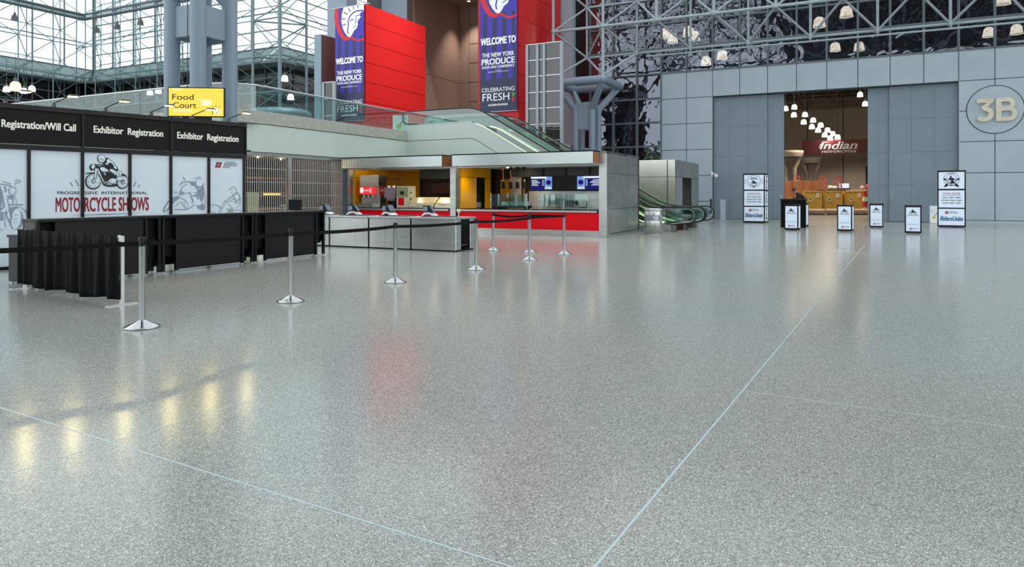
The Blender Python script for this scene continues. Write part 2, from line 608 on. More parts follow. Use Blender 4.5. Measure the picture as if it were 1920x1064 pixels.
leaf(4, x1667, 12.24, 0.24, [wx(1709, .24), wx(1752, .24)], x1667 + 0.12)

# ---- glazed wall over and beside it
def glazing(i, x0, x1, z0, z1, y, nx, nz, mat, bar=0.11, dep=0.14, loc=WALL, label=None, rz=TH, first=0):
    m = mb()
    for k in range(nx + 1):
        x = x0 + (x1 - x0) * k / nx
        m.box(x - bar / 2, y - dep, z0, x + bar / 2, y + 0.02, z1)
    for k in range(nz + 1):
        z = z0 + (z1 - z0) * k / nz
        m.box(x0, y - dep * 0.8, z - bar / 2, x1, y + 0.018, z + bar / 2)
    fr = m.build('window_%d' % i, M['frame_dark'], None, loc, rz)
    struct(fr, label, 'window' if label else None)
    p = mb()
    for a in range(nx):
        for b in range(nz):
            xa, xb = x0 + (x1 - x0) * a / nx, x0 + (x1 - x0) * (a + 1) / nx
            za, zb = z0 + (z1 - z0) * b / nz, z0 + (z1 - z0) * (b + 1) / nz
            p.box(xa + 0.02, y, za + 0.02, xb - 0.02, y + 0.012, zb - 0.02)
    p.build('pane', mat, fr)
    return fr
glazing(1, -7.65, 26.01, 8.82, 16.5, 0.1, 22, 5, M['hall_glass'], label='dark mirror glazing above the hall doorway')
glazing(2, -7.65, -3.06, 0.0, 8.82, 0.1, 3, 6, M['hall_glass'], label='dark mirror glazing beside the cladded doorway wall')
pier = mb().box(-9.7, -0.35, 0, -8.75, 0.6, 20).build('trim_5', M['panel'], None, WALL, TH)
struct(pier, 'tall pale grey pier at the end of the glazing', 'pier')
struct(mb().box(-8.75, .3, 0, -7.72, .6, 20).build('wall_slot', M['dark_wall'], None, WALL, TH), 'dark slot between the pale pier and the mirror glazing', 'wall')

# circle and characters on the wall
disc = mb()
disc.prism(ell(13.77, 5.71, 1.18, 1.18, 64), -0.02, 0.0, 0)
disc.stroke(ell(13.77, 5.71, 1.20, 1.20, 64), 0.045, -0.006, 0.0, 1, True)
disc_o = disc.build('wall_roundel', [M['panel'], M['joint']], None, WALL, TH)
tag(disc_o, 'large round grey plate set flush in the panelled wall behind the metal hall number', 'wall plate')
num = thing('hall_number_sign', 'big satin metal characters 3B mounted on the round wall plate', 'sign', grid(WALL, 13.77, -0.02), TH)
def char_three(cx, cz):
    m = mb()
    m.prism([(cx - .33, cz + .36), (cx - .33, cz + .57), (cx + .37, cz + .57), (cx + .37, cz + .42), (cx + .08, cz + .10), (cx - .14, cz + .04), (cx - .14, cz + .16), (cx + .09, cz + .36)], -0.11, -0.02)
    pts = ell(cx - 0.02, cz - 0.20, 0.30, 0.27, 18, -2.55, 1.75)
    m.stroke(pts, 0.22, -0.111, -0.02)
    return m
def char_b(cx, cz):
    m = mb()
    m.box(cx - .40, -.11, cz - .58, cx - .17, -.02, cz + .57)
    m.stroke([(cx - .2, cz + .475)] + ell(cx + .08, cz + .27, .205, .205, 12, PI / 2, -PI / 2) + [(cx - .2, cz + .065)], 0.2, -.111, -.02)
    m.stroke([(cx - .2, cz + .03)] + ell(cx + .12, cz - .225, .25, .255, 12, PI / 2, -PI / 2) + [(cx - .2, cz - .48)], 0.21, -.112, -.02)
    return m
char_three(-0.45, 5.69).build('numeral', M['nickel'], num)
char_b(0.42, 5.69).build('letter', M['nickel'], num)

# ---- space frames
def split_parts(root, name, items, add, mat, most=100):
    """the nearest pieces as parts of their own, the rest as one part"""
    items = sorted(items, key=lambda q: q[0])
    for q in items[:most]:
        m = mb()
        add(m, q[1], q[2])
        m.build(name, mat, root)
    if items[most:]:
        m = mb()
        for q in items[most:]:
            add(m, q[1], q[2])
        m.build(name, mat, root)['kind'] = 'stuff'
def space_frame(name, label, origin, xd, yd, nx, z_front, z_back, r=0.06, half=1.53, mod=3.06, x0=0.0, extra=None, mat='frame', edge0=True):
    """double-layer lattice: front nodes at y=0, rear nodes at y=+1.53 shifted half a bay"""
    root = thing(name, label, 'space frame', origin)
    def P(x, y, z):
        p = xd * x + yd * y
        return (p.x, p.y, z)
    F = [[P(x0 + i * mod, 0, z) for z in z_front] for i in range(nx + 1)]
    B = [[P(x0 + (i + .5) * mod, half, z) for z in z_back] for i in range(nx)]
    for col in F:
        mb().tube(col[0], col[-1], r, 8).build('post', M[mat], root)
    for k in range(len(z_front)):
        mb().tube(F[0][k], F[-1][k], r, 8).build('chord', M[mat], root)
    for col in B:
        mb().tube(col[0], col[-1], r * .8, 6).build('rear_post', M[mat], root)
    for k in range(len(z_back)):
        mb().tube(B[0][k], B[-1][k], r * .8, 6).build('rear_chord', M[mat], root)
    rods = []
    for i in range(nx):
        for k, zb in enumerate(z_back):
            for ii in (i, i + 1):
                for kk, zf in enumerate(z_front):
                    if abs(zf - zb) < mod * 0.6:
                        rods.append((F[ii][kk], B[i][k]))
    balls = [p for col in F + B for p in col]
    far = lambda p: (Vector(p) + Vector(origin)).length + (40 if p[2] > 18 else 0)
    split_parts(root, 'brace', [(far(a), a, b) for a, b in rods], lambda m, a, b: m.tube(a, b, r * .72, 6, caps=False), M[mat])
    split_parts(root, 'joint_ball', [(far(p), p, p) for p in balls], lambda m, a, b: m.ball(a, r * 1.7, 8), M[mat])
    if extra:
        extra(root, P)
    return root
def right_extra(root, P):
    mb().tube(P(5.2, 1.3, 9.32), P(31, 1.3, 9.32), 0.05, 8).build('pipe', M['frame'], root)
    for i in range(8):
        mb().tube(P(7.65 + i * 3.06, 1.45, 9.65), P(7.65 + i * 3.06, 1.3, 9.32), 0.025, 6).build('pipe_hanger', M['frame'], root)
RING = Vector((WALL.x, WALL.y, 0)) + U * -6.79 + N_ * -2.9          # centre of the four column cluster
fo = RING + U * -1.53 + N_ * -1.53
sf_right = space_frame('space_frame', 'pale grey tube space frame in front of the mirror glazing above the hall doorway', (fo.x, fo.y, 0), U, N_, 10, [11.0, 14.06, 17.1], [9.6, 12.6, 15.6], 0.085, extra=right_extra)
posts = sf_right
for i in range(2):
    p = U * (i * 3.06)
    mb().lathe([(0.16, 8.05), (0.16, 8.12), (0.11, 8.14), (0.11, 8.3), (0.1, 8.35), (0.085, 11.0)], (p.x, p.y, 0), 12).build('post', M['frame'], posts)
    q = U * 1.53 + N_ * 1.53
    mb().tube((p.x, p.y, 8.25), (q.x, q.y, 9.6), 0.07, 8).build('brace', M['frame'], posts)
q2 = U * 4.59 + N_ * 1.53
p2 = U * 3.06
mb().tube((p2.x, p2.y, 8.25), (q2.x, q2.y, 9.6), 0.07, 8).build('brace', M['frame'], posts)

def column_cluster(name, label, c, a, r, ztop, ring_z=None, ring=1.53):
    root = thing(name, label, 'column', (c.x, c.y, 0))
    for sx in (-1, 1):
        for sy in (-1, 1):
            p = U * (sx * a / 2) + N_ * (sy * a / 2)
            m = mb().lathe([(r, 0), (r, ztop)], (p.x, p.y, 0), 24)
            if ring_z:
                q = U * (sx * ring) + N_ * (sy * ring)
                m.tube((p.x, p.y, ztop - 0.1), (q.x, q.y, ring_z), r, 16)
            m.build('column', M['column'], root)
    if ring_z:
        m = mb()
        cs = [U * (sx * ring) + N_ * (sy * ring) for sx, sy in ((-1, -1), (1, -1), (1, 1), (-1, 1))]
        for i in range(4):
            m.tube((cs[i].x, cs[i].y, ring_z), (cs[(i + 1) % 4].x, cs[(i + 1) % 4].y, ring_z), 0.24, 16)
        for c_ in cs:
            m.ball((c_.x, c_.y, ring_z), 0.24, 16)
        m.build('ring_beam', M['column'], root)
        t = mb()
        for sy in (-1, 1):
            a0, a1 = U * (-a / 2) + N_ * (sy * a / 2), U * (a / 2) + N_ * (sy * a / 2)
            d = N_ * 0.04
            t.slab([(a0.x - d.x, a0.y - d.y), (a1.x - d.x, a1.y - d.y), (a1.x + d.x, a1.y + d.y), (a0.x + d.x, a0.y + d.y)], 5.3, 6.9)
        t.build('web_plate', M['column'], root)
    return root
column_cluster('column_cluster', 'pale grey four tube column with a square ring on top beside the glazing', RING, 1.05, 0.2, 6.6, 8.0)
LC = Vector((-8.58, 18.85, 0))
lcol = column_cluster('column_cluster', 'blue grey four tube column rising behind the registration booth and the yellow screen', LC, 1.03, 0.205, 16)
def web(p, q, z0, z1, th=0.05, name='web_plate'):
    d = (q - p).normalized()
    s = Vector((-d.y, d.x, 0)) * th
    return mb().slab([(p.x - s.x, p.y - s.y), (q.x - s.x, q.y - s.y), (q.x + s.x, q.y + s.y), (p.x + s.x, p.y + s.y)], z0, z1).build(name, M['column'], lcol)
cs = [U * (sx * .515) + N_ * (sy * .515) for sx, sy in ((-1, -1), (1, -1), (1, 1), (-1, 1))]
for i in range(4):
    web(cs[i], cs[(i + 1) % 4], 5.72, 6.55)
    zz = 6.6
    mb().tube((cs[i].x, cs[i].y, zz + .1), ((cs[i].x + cs[(i + 1) % 4].x) / 2, (cs[i].y + cs[(i + 1) % 4].y) / 2, zz + .55), 0.15, 12).build('brace', M['column'], lcol)
mb().tube((-0.02, -0.75, 0), (-0.02, -0.75, 9), 0.012, 6).build('cable', M['dark_grey'], lcol)

# ---- glass atrium at the far left
zf = [10.0, 13.06, 16.12, 19.18, 22.24]
zb = [11.53, 14.59, 17.65, 20.7]
space_frame('space_frame', 'grey tube space frame of the far atrium wall left of the blue grey column', (ATR.x, ATR.y, 0), U, N_, 9, zf, zb, 0.052, mat='frame_shaded', x0=-1.44)
e = ATR + U * 26.1
space_frame('space_frame', 'grey tube space frame turning back behind the purple banner on the red block', (e.x, e.y, 0), N_, U * -1, 5, zf, zb, 0.052, mat='frame_shaded')
space_frame('space_frame', 'grey tube space frame of the left atrium wall above the registration sign', (ATR.x, ATR.y, 0), N_ * -1, U * -1, 11, zf, zb, 0.052, mat='frame_shaded')
# tower legs at the near corner and their footing
tw = thing('frame_tower', 'tall grey braced tower of tubes on a wide round footing left of the grey box', 'tower', (e.x, e.y, 0))
for dx, dy in ((0, 0), (-3.06, 0), (0, 3.06)):
    p = U * dx + N_ * dy
    mb().tube((p.x, p.y, 8.6), (p.x, p.y, 22), 0.16 if dx == dy else 0.12, 12).build('post', M['frame_shaded'], tw)
for (a, b) in (((0, 0), (-3.06, 0)), ((0, 0), (0, 3.06)), ((-3.06, 0), (0, 3.06))):
    p, q = U * a[0] + N_ * a[1], U * b[0] + N_ * b[1]
    m = mb()
    for z in (10.0, 13.06, 16.1):
        m.tube((p.x, p.y, z), (q.x, q.y, z), 0.07, 8)
        m.tube((p.x, p.y, z), (q.x, q.y, z - 1.5 if z < 11 else z + 3), 0.05, 8)
    m.build('brace', M['frame_shaded'], tw)
fc = U * -0.6 + N_ * 0.6
mb().lathe([(0.3, 7.6), (1.6, 7.7), (2.55, 8.05), (2.55, 8.25), (2.2, 8.5), (0.3, 8.6)], (fc.x, fc.y, 0), 32).build('footing', M['column'], tw)
mb().lathe([(0.5, 4.4), (0.5, 7.7)], (fc.x, fc.y, 0), 16).build('pedestal', M['column'], tw)

def atrium_wall(i, side, o, xd, rz, length, label):
    loc = (o.x, o.y, 0)
    n = max(1, int(round(length / 3.06)))
    glazing(i, 0, length, 14.3, 25.0, 0.0, n, 4 if side == 'left' else 7, M['clear'], 0.09, 0.12, loc, label, rz)
    sk = mb().add([(0, -1.9, 12.7), (length, -1.9, 12.7), (length, 0, 14.3), (0, 0, 14.3)], [(0, 1, 2, 3)])
    for k in range(n + 1):
        sk.box(k * length / n - .05, -1.95, 12.66, k * length / n + .05, -1.85, 12.78, 1)
    struct(sk.build('window_%d' % (i + 10), [M['sky_glass'], M['frame_dark']], None, loc, rz), 'sloping greenish glass skirt below the ' + label, 'window')
    dk = mb().box(0, 0.0, 4.4, length, 0.2, 12.7)
    for k in range(2 * n + 1):
        dk.box(k * length / n / 2 - .04, -.08, 4.4, k * length / n / 2 + .04, 0, 12.7, 1)
    for z in (5.9, 7.4, 9.0, 10.5):
        dk.box(0, -.07, z - .04, length, 0, z + .04, 1)
    dk.box(0, -1.95, 12.55, length, 0.2, 12.7, 1)
    struct(dk.build('wall_' + side, [M['dark_wall'], M['frame_dark']], None, loc, rz), 'dark glazed storey under the ' + label, 'wall')
o2 = ATR + U * -2.2 + N_ * 2.2
atrium_wall(3, 'far', o2, U, TH, 26.0, 'far atrium window')
o3 = ATR + U * -2.2 + N_ * -33.5
atrium_wall(4, 'left', o3, N_, TH + PI / 2, 35.7, 'left atrium window')
o4 = ATR + U * 23.9 + N_ * 2.2
atrium_wall(5, 'return', o4, N_, TH + PI / 2, 16.0, 'return atrium window')

ck = mb().add([(23.9, 2.2, 14.3), (23.9, .3, 12.7), (25.8, .3, 12.7), (25.8, 2.2, 12.7)], [(0, 1, 2), (0, 2, 3)])
ck.box(23.7, .25, 12.5, 25.85, 2.5, 12.69, 1)
struct(ck.build('window_16', [M['sky_glass'], M['frame_dark']], None, (ATR.x, ATR.y, 0), TH), 'hip of the glass skirt at the atrium corner', 'window')
# overhead beam with pendant lamps along the atrium walls
beam = thing('overhead_beam', 'thick dark grey beam turning the atrium corner near the top of the view', 'beam', (ATR.x, ATR.y, 0))
for d, ln in ((U, 16.0), (N_ * -1, 30.0)):
    a = U * 0.4 + N_ * -0.4
    b = a + d * ln
    mb().tube((a.x, a.y, 18.75), (b.x, b.y, 18.75), 0.16, 10).build('beam', M['beam_dark'], beam)
    mb().tube((a.x, a.y, 19.2), (b.x, b.y, 19.2), 0.1, 10).build('rail', M['beam_dark'], beam)
def bell_lamp(label, x, y, z, group=None, lit='lamp_warm', r=0.26, drop=0.7, mat='dark_grey', cat='lamp'):
    t = thing('pendant_lamp', label, cat, (x, y, z), 0, group)
    sm_ = M[mat] if lit == 'lamp_off' else M['glow_shade' if lit == 'lamp_glow' else 'yellow_shade' if lit == 'lamp_yellow' else 'lamp_shade_lit']
    mb().lathe([(r * 1.05, 0.0), (r, .06), (r * .85, r * 1.3), (r * .5, r * 1.7)], n=16).build('lamp_shade', sm_, t)
    mb().lathe([(r * .52, r * 1.66), (r * .35, r * 2.0), (r * .3, r * 2.5), (0.02, r * 2.6)], n=16).build('lamp_cap', M[mat], t)
    mb().lathe([(0.001, 0.02), (r * .95, 0.03)], n=16).build('bulb', M[lit], t)
    mb().tube((0, 0, r * 2.5), (0, 0, r * 2.5 + drop), 0.02, 6).build('cable', M['dark_grey'], t)
    return t
M['lamp_off'] = principled('unlit_lamp', (150, 150, 145), 0.4)
ords = ['first', 'second', 'third', 'fourth', 'fifth', 'sixth', 'seventh', 'eighth', 'ninth', 'tenth', 'eleventh', 'twelfth']
seq = [(-1, 9.6), (-1, 6.2), (1, 2.0), (1, 5.2), (1, 8.6), (1, 12.2)]
for k, (s, t_) in enumerate(seq):
    p = ATR + U * 0.4 + N_ * -0.4 + ((U * t_) if s > 0 else (N_ * -t_))
    bell_lamp('grey bell lamp hanging from the overhead atrium beam, %s from the left' % ords[k], p.x, p.y, 17.25, 'bell lamps under the atrium beam', 'lamp_off', 0.28)
# lit lamps low in the atrium
for k, (px, py, Y, c) in enumerate([(12, 172, 56, 'lamp_white'), (29, 170, 56.3, 'lamp_yellow'), (45, 175, 57.5, 'lamp_white'), (60, 171, 56, 'lamp_white'), (281, 178, 60, 'lamp_white'), (297, 175, 59, 'lamp_white')]):
    x, y = at(px, Y)
    z = 1.48 + (364 - py) / 1280 * Y
    wh = ['leftmost small lit lamp above the registration sign at the frame edge', 'bright yellow lit lamp above the registration sign at far left', 'small low lit lamp right of the bright yellow one', 'white lit lamp right of the yellow one above the registration sign',
          'lit lamp behind the glass balustrade left of the blue grey column', 'lit lamp behind the glass balustrade touching the blue grey column'][k]
    bell_lamp(wh, x, y, z, None, c, 0.42 if c == 'lamp_yellow' else 0.25, 2.0)
for k, (px, py, Y) in enumerate([(534, 152, 54.5), (545, 187, 54.5)]):
    x, y = at(px, Y)
    bell_lamp(['upper', 'lower'][k] + ' of two white lit lamps beside the frame tower', x, y, 1.48 + (364 - py) / 1280 * Y, None, 'lamp_white', 0.26, 1.0 + 2 * k)

# ---- upper level slab, its front and the brown and grey walls standing on it
sl = mb().slab([(-45, -10.14), (-.3, -10.14), (0, -9.9), (0, 0), (3.6, 0), (3.6, 45), (-45, 45)], 3.95, 4.38).build('floor.001', M['concrete'], None, ESC, TH)
struct(sl, 'upper level concrete floor behind the glass balustrade', 'floor')
f = mb()
prof = [(-.02, 3.96), (.03, 3.96), (.03, 4.40), (-.5, 4.40), (-.5, 3.96)]
def sweep(poly, prof, mi):
    n = len(prof)
    vs = []
    for i, (x, y) in enumerate(poly):
        p = Vector((x, y))
        a = Vector(poly[max(0, i - 1)]); b = Vector(poly[min(len(poly) - 1, i + 1)])
        d = (b - a).normalized()
        nr = Vector((d.y, -d.x))
        for off, z in prof:
            q = p + nr * off
            vs.append((q.x, q.y, z))
    fs = []
    for i in range(len(poly) - 1):
        for k in range(n):
            fs.append((i * n + k, (i + 1) * n + k, (i + 1) * n + (k + 1) % n, i * n + (k + 1) % n))
    fs.append(tuple(range(n)))
    fs.append(tuple(reversed(range((len(poly) - 1) * n, len(poly) * n))))
    f.add(vs, fs, mi)
edge = [(-45, -10.14)] + [(-1.6 + 1.6 * math.sin(a), -10.14 + 1.6 - 1.6 * math.cos(a)) for a in [i * PI / 2 / 8 for i in range(9)]] + [(0, -6), (0, -3), (0, 0)]
sweep(edge, prof, 0)
sweep(edge, [(-.3, 2.96), (0, 2.96), (0, 3.93), (-.3, 3.93)], 1)
struct(f.build('wall_balcony', [M['concrete'], M['cream']], None, ESC, TH), 'pale cream balcony front with a concrete curb above the shop grille', 'wall')
rail = thing('glass_balustrade', 'frameless glass balustrade with a steel handrail along the upper balcony', 'railing', grid(ESC, 0, 0), TH)
rp = [(p[0] - 0.12 if p[1] > -9 else p[0], p[1] + (0.12 if p[1] < -9 else 0)) for p in edge]
mb().path([(x, y, 5.30) for x, y in rp], 0.035, 8).build('handrail', M['alu'], rail)
for (x0, y0), (x1, y1) in zip(rp, rp[1:]):
    n = max(1, int(math.hypot(x1 - x0, y1 - y0) / 3.2))
    if n > 1:
        for k in range(n):
            a = (x0 + (x1 - x0) * k / n, y0 + (y1 - y0) * k / n); b = (x0 + (x1 - x0) * (k + 1) / n, y0 + (y1 - y0) * (k + 1) / n)
            d = Vector((b[0] - a[0], b[1] - a[1])).normalized(); s = Vector((-d.y, d.x)) * .008
            mb().slab([(a[0] + d.x * .01 - s.x, a[1] + d.y * .01 - s.y), (b[0] - d.x * .01 - s.x, b[1] - d.y * .01 - s.y), (b[0] - d.x * .01 + s.x, b[1] - d.y * .01 + s.y), (a[0] + d.x * .01 + s.x, a[1] + d.y * .01 + s.y)], 4.40, 5.27).build('glass_pane', M['green_glass'], rail)
    else:
        d = Vector((x1 - x0, y1 - y0)).normalized(); s = Vector((-d.y, d.x)) * .008
        mb().slab([(x0 - s.x, y0 - s.y), (x1 - s.x, y1 - s.y), (x1 + s.x, y1 + s.y), (x0 + s.x, y0 + s.y)], 4.40, 5.27).build('glass_pane', M['green_glass'], rail)

def seamed_block(name, loc, x0, x1, y0, y1, z0, z1, seams, mats, label=None, gap=0.035, kind='structure', cat='wall'):
    m = mb()
    zs = [z0] + seams + [z1]
    for a, b in zip(zs, zs[1:]):
        m.box(x0, y0, a + gap / 2, x1, y1, b - gap / 2, 0)
    m.box(x0 + .02, y0 + .02, z0, x1 - .02, y1 - .02, z1 - .02, 1)
    o = m.build(name, mats, None, loc, TH)
    if kind == 'structure':
        struct(o, label, cat)
    else:
        tag(o, label, cat)
    return o
R1 = Vector((-9.63, 45.0, 0))
R2 = Vector((0.36, 38.5, 0))
seams1 = [14.05 - 1.295 * k for k in range(1, 8)][::-1]
seamed_block('red_block', R1, -2.55, 0, 0, 7.0, 4.4, 14.05, [z for z in seams1 if z > 4.6], [M['red_clad'], M['red_joint']], 'bright red panelled block carrying the left purple banner', kind=None, cat='block')
seams2 = [18 - 1.295 * 1.25 * k for k in range(1, 9)][::-1]
seamed_block('red_block', R2, -2.6, 0, 0, 6.2, 4.4, 18, [z for z in seams2 if z > 4.6], [M['red_clad'], M['red_joint']], 'red panelled block carrying the right purple banner beside the glazing', kind=None, cat='block')
# brown corner beyond
bw = mb()
L0 = Vector((-7.5, 52.0, 0))
def grid_panels(m, x0, x1, z0, z1, nx, nz, y=0.0, axis='x', gap=.05):
    for a in range(nx):
        for b in range(nz):
            xa, xb = x0 + (x1 - x0) * a / nx + gap / 2, x0 + (x1 - x0) * (a + 1) / nx - gap / 2
            za, zb = z0 + (z1 - z0) * b / nz + gap / 2, z0 + (z1 - z0) * (b + 1) / nz - gap / 2
            if axis == 'x':
                m.box(xa, y, za, xb, y + .05, zb, 0)
            else:
                m.box(y - .05, xa, za, y, xb, zb, 0)
grid_panels(bw, 0, 6.9, 4.4, 17.4, 1, 2, 0, 'y', .03)
grid_panels(bw, 0, 0.9, 4.4, 17.4, 1, 2, 6.85, 'x', .03)
grid_panels(bw, 0.9, 12, 4.4, 17.4, 5, 8, 6.85, 'x', .06)
bw.box(-.6, 0, 4.4, -.045, 7.2, 17.4, 1).box(-.4, 6.88, 4.4, 12, 7.4, 17.4, 1)
struct(bw.build('wall_rear', [M['brown'], M['brown_joint']], None, L0, TH), 'brown panelled corner wall between the two red blocks', 'wall')
cs_ = mb().box(-.6, -1, 17.4, 12, 7.4, 17.7).build('ceiling', M['brown'], None, L0, TH)
struct(cs_, 'brown soffit over the corner between the red blocks', 'ceiling')
for k, (dx, dy) in enumerate([(1.6, 5.6), (4.6, 5.6)]):
    p = L0 + U * dx + N_ * dy
    t = thing('downlight', ['left', 'right'][k] + ' recessed downlight in the brown soffit between the red blocks', 'light', (p.x, p.y, 17.4))
    mb().lathe([(0.001, -.01), (.12, -.012)], n=16).build('lens', M['downlight'], t)
    mb().lathe([(.12, -.015), (.17, -.02), (.17, 0.0)], n=16).build('trim_ring', M['white'], t)
    ld = bpy.data.lights.new('soffit_light', 'SPOT')
    ld.energy = 1500; ld.spot_size = 1.3; ld.spot_blend = 0.8; ld.color = (1, .86, .7); ld.shadow_soft_size = .12
    lo = bpy.data.objects.new('light_source', ld); COL.objects.link(lo); lo.parent = t; lo.location = (0, 0, -.06)
gw = mb()
gw.box(-3.1, 0, 4.4, -0.5, 1, 20, 0)
struct(gw.build('wall_pier', [M['column']], None, grid(L0, -.6, .9), TH), 'tall blue grey wall above and behind the left red block', 'wall')
dkb = mb().box(-5.2, 0.8, 4.4, -3.1, 1.6, 20)
struct(dkb.build('wall_recess', M['dark_wall'], None, grid(L0, -.6, .9), TH), 'dark recess between the blue grey walls', 'wall')
g2 = mb().box(-1.9, 0, 4.4, 0, 1.2, 22, 0)
struct(g2.build('wall_pier.001', M['column'], None, grid(Vector(at(650, 52) + (0,)), 0, 0), TH), 'blue grey pier behind the left purple banner', 'wall')
gb = Vector(at(602, 47) + (0,))
sv = thing('service_box', 'tall grey service box between the frame tower and the left banner', 'cabinet', gb, TH)
mb().box(-.6, .06, 4.4, 0, 2.4, 12.5).build('box_body', M['service_shaded'], sv)  # shade of the box side put into the colour, front plate kept lighter
mb().box(-.61, 0, 4.4, .0, .06, 12.5).build('front_face', M['column'], sv)

# spotlights washing the left red block
for k, (tx_, ty_) in enumerate([(2.0, 14.0), (6.0, 13.0)]):
    p = R1 + U * 9 + N_ * (-2 + k * 6)
    t = thing('spotlight', ['front', 'rear'][k] + ' ceiling spotlight aimed at the left red block', 'light', (p.x, p.y, 21.9))
    mb().lathe([(.1, 0), (.12, .3), (.001, .32)], n=14).build('lamp_shade', M['dark_grey'], t)
    ld = bpy.data.lights.new('spotlight_light', 'SPOT')
    ld.energy = 2900; ld.spot_size = .85; ld.spot_blend = .9; ld.color = (1, .95, .88); ld.shadow_soft_size = .1
    lo = bpy.data.objects.new('light_source', ld); COL.objects.link(lo); lo.parent = t
    q = R1 + N_ * (2 + 3.2 * k) - p
    lo.rotation_euler = (Vector((q.x, q.y, 10.5 - 21.9))).to_track_quat('-Z', 'Y').to_euler()
    lo.location = (0, 0, -.03)

# glazed screens on the upper level
def screen(label, o, w, z0, z1, posts, nrow):
    t = thing('glass_screen', label, 'screen', (o.x, o.y, 0), TH)
    for x in posts:
        mb().box(x - .07, -.1, z0, x + .07, .1, z1).build('post', M['frame'], t)
    for k in range(nrow + 1):
        z = z0 + (z1 - z0) * k / nrow
        mb().box(0, -.05, z - .025, w, .05, z + .025).build('rail', M['alu'], t)
    mb().box(0, -.008, z0, w, .008, z1).build('glass_pane', M['hall_glass_light'], t)
    return t
M['hall_glass_light'] = glass('screen_glass', (120, 125, 128), 0.14, 0.02, 0.25, (58, 62, 66), 0.35)
screen('tall glass and steel rail screen right of the right red block', Vector((0.80, 37.0, 0)), 2.1, 0.02, 9.55, [0.05, .66, 1.05, 2.05], 11)
screen('low glass and steel rail screen beside the left purple banner', Vector(at(606, 45.5) + (0,)), 1.0, 4.42, 8.9, [0.05, .95], 4)

# ================================================================== THE HALL BEHIND THE DOORWAY
hw = mb()
hw.box(-9.2, 74.8, 0, 48, 75.2, 16.5)
for k in range(12):
    hw.box(-9 + k * 5, 74.72, 0, -8.9 + k * 5, 74.8, 16.4, 1)
struct(hw.build('wall_back', [M['hall_wall'], M['hall_dark']], None, WALL, TH), 'brownish back wall of the dim hall', 'wall')
struct(mb().box(-9.4, .3, 0, -9.0, 75, 16.5).build('wall_hall_left', M['hall_wall'], None, WALL, TH), None)
struct(mb().box(47.6, .5, 0, 48, 75, 16.5).build('wall_hall_right', M['hall_wall'], None, WALL, TH), None)
struct(mb().box(26.0, .2, 0, 48, .5, 16.5).build('wall_hall_front', M['hall_wall'], None, WALL, TH), None)
struct(mb().box(-9.4, .15, 16.4, 48, 75.2, 16.7).build('ceiling.001', M['hall_dark'], None, WALL, TH), 'dark ceiling of the hall', 'ceiling')
ht = thing('hall_space_frame', 'thin brown lattice under the dark hall ceiling seen through the doorway', 'space frame', WALL, TH)
ch, br = mb(), mb()
for i in range(13):
    mb().tube((-8 + i * 4.5, 3, 14.6), (-8 + i * 4.5, 74, 14.6), .07, 5, caps=False).build('chord', M['truss_brown'], ht)
for j in range(16):
    mb().tube((-8, 4 + j * 4.5, 14.6), (46, 4 + j * 4.5, 14.6), .07, 5, caps=False).build('chord', M['truss_brown'], ht)
rods = []
for i in range(12):
    for j in range(15):
        c = (-8 + (i + .5) * 4.5, 4 + (j + .5) * 4.5, 16.2)
        for a in (0, 1):
            for b in (0, 1):
                rods.append((abs(c[0] - 9 - c[1] * .12) + c[1] * .12, (-8 + (i + a) * 4.5, 4 + (j + b) * 4.5, 14.6), c))
split_parts(ht, 'brace', rods, lambda m, a, b: m.tube(a, b, .05, 4, caps=False), M['truss_brown'])
# high-bay lamps
HB = [(125, 148), (122, 210), (210, 208), (200, 267), (275, 253), (265, 305), (335, 292), (315, 333), (390, 332), (368, 371), (430, 361), (411, 395), (470, 388), (650, 48), (690, 122), (55, 160)]
for k, (a, b) in enumerate(HB):
    px, py = 1460 + a / 4.256, 170 + b / 4.256
    z = 9.6
    Y = 1280 * (z - 1.48) / (364 - py)
    if Y > 93:
        Y, z = 93, 1.48 + (364 - py) / 1280 * 93
    x, y = at(px, Y)
    if k < 13:
        lab = 'high-bay lamp in the diagonal double row inside the doorway, %s from the top left' % (ords + ['thirteenth'])[k]
    else:
        lab = ['upper lamp at the right edge of the hall doorway', 'lower lamp at the right edge of the hall doorway', 'lamp cut off by the left edge of the hall doorway'][k - 13]
    bell_lamp(lab, x, y, z, 'high-bay lamps inside the hall', 'lamp_white', 0.24 * Y / 62, 4.3)
# lamps seen through the upper glazing
GL = [(1247, 71), (1261, 80), (1291, 67), (1302, 76), (1354, 111), (1324, 122), (1110, 132), (1536, 51), (1587, 32), (1566, 96), (1611, 95), (1854, 69), (1906, 64), (1881, 8)]
for k, (px, py) in enumerate(GL):
    z = 13.6 if py < 100 else 12.4
    Y = 1280 * (z - 1.48) / (364 - py)
    x, y = at(px, Y)
    bell_lamp('round lamp glowing behind the mirror glazing, %s from the left' % (ords + ['thirteenth', 'fourteenth'])[sorted(range(len(GL)), key=lambda i: GL[i][0]).index(k)], x, y, z, 'lamps behind the glazing', 'lamp_glow', 0.42, 1.5)
for k, (px, Y, e) in enumerate([(1490, 50, 700), (1560, 58, 800), (1540, 75, 1500), (1600, 96, 1500), (1500, 96, 1500), (1620, 55, 700), (1780, 70, 900), (1350, 60, 700)]):  # bare spots added to light the hall, set apart from the lamp bodies
    ld = bpy.data.lights.new('hall_fill_light', 'SPOT')
    ld.energy = e; ld.color = (1, .88, .74); ld.shadow_soft_size = .4; ld.spot_size = 2.5; ld.spot_blend = .6
    lo = bpy.data.objects.new('hall_fill_light', ld); COL.objects.link(lo)
    x, y = at(px, Y); lo.location = (x, y, 9.5)

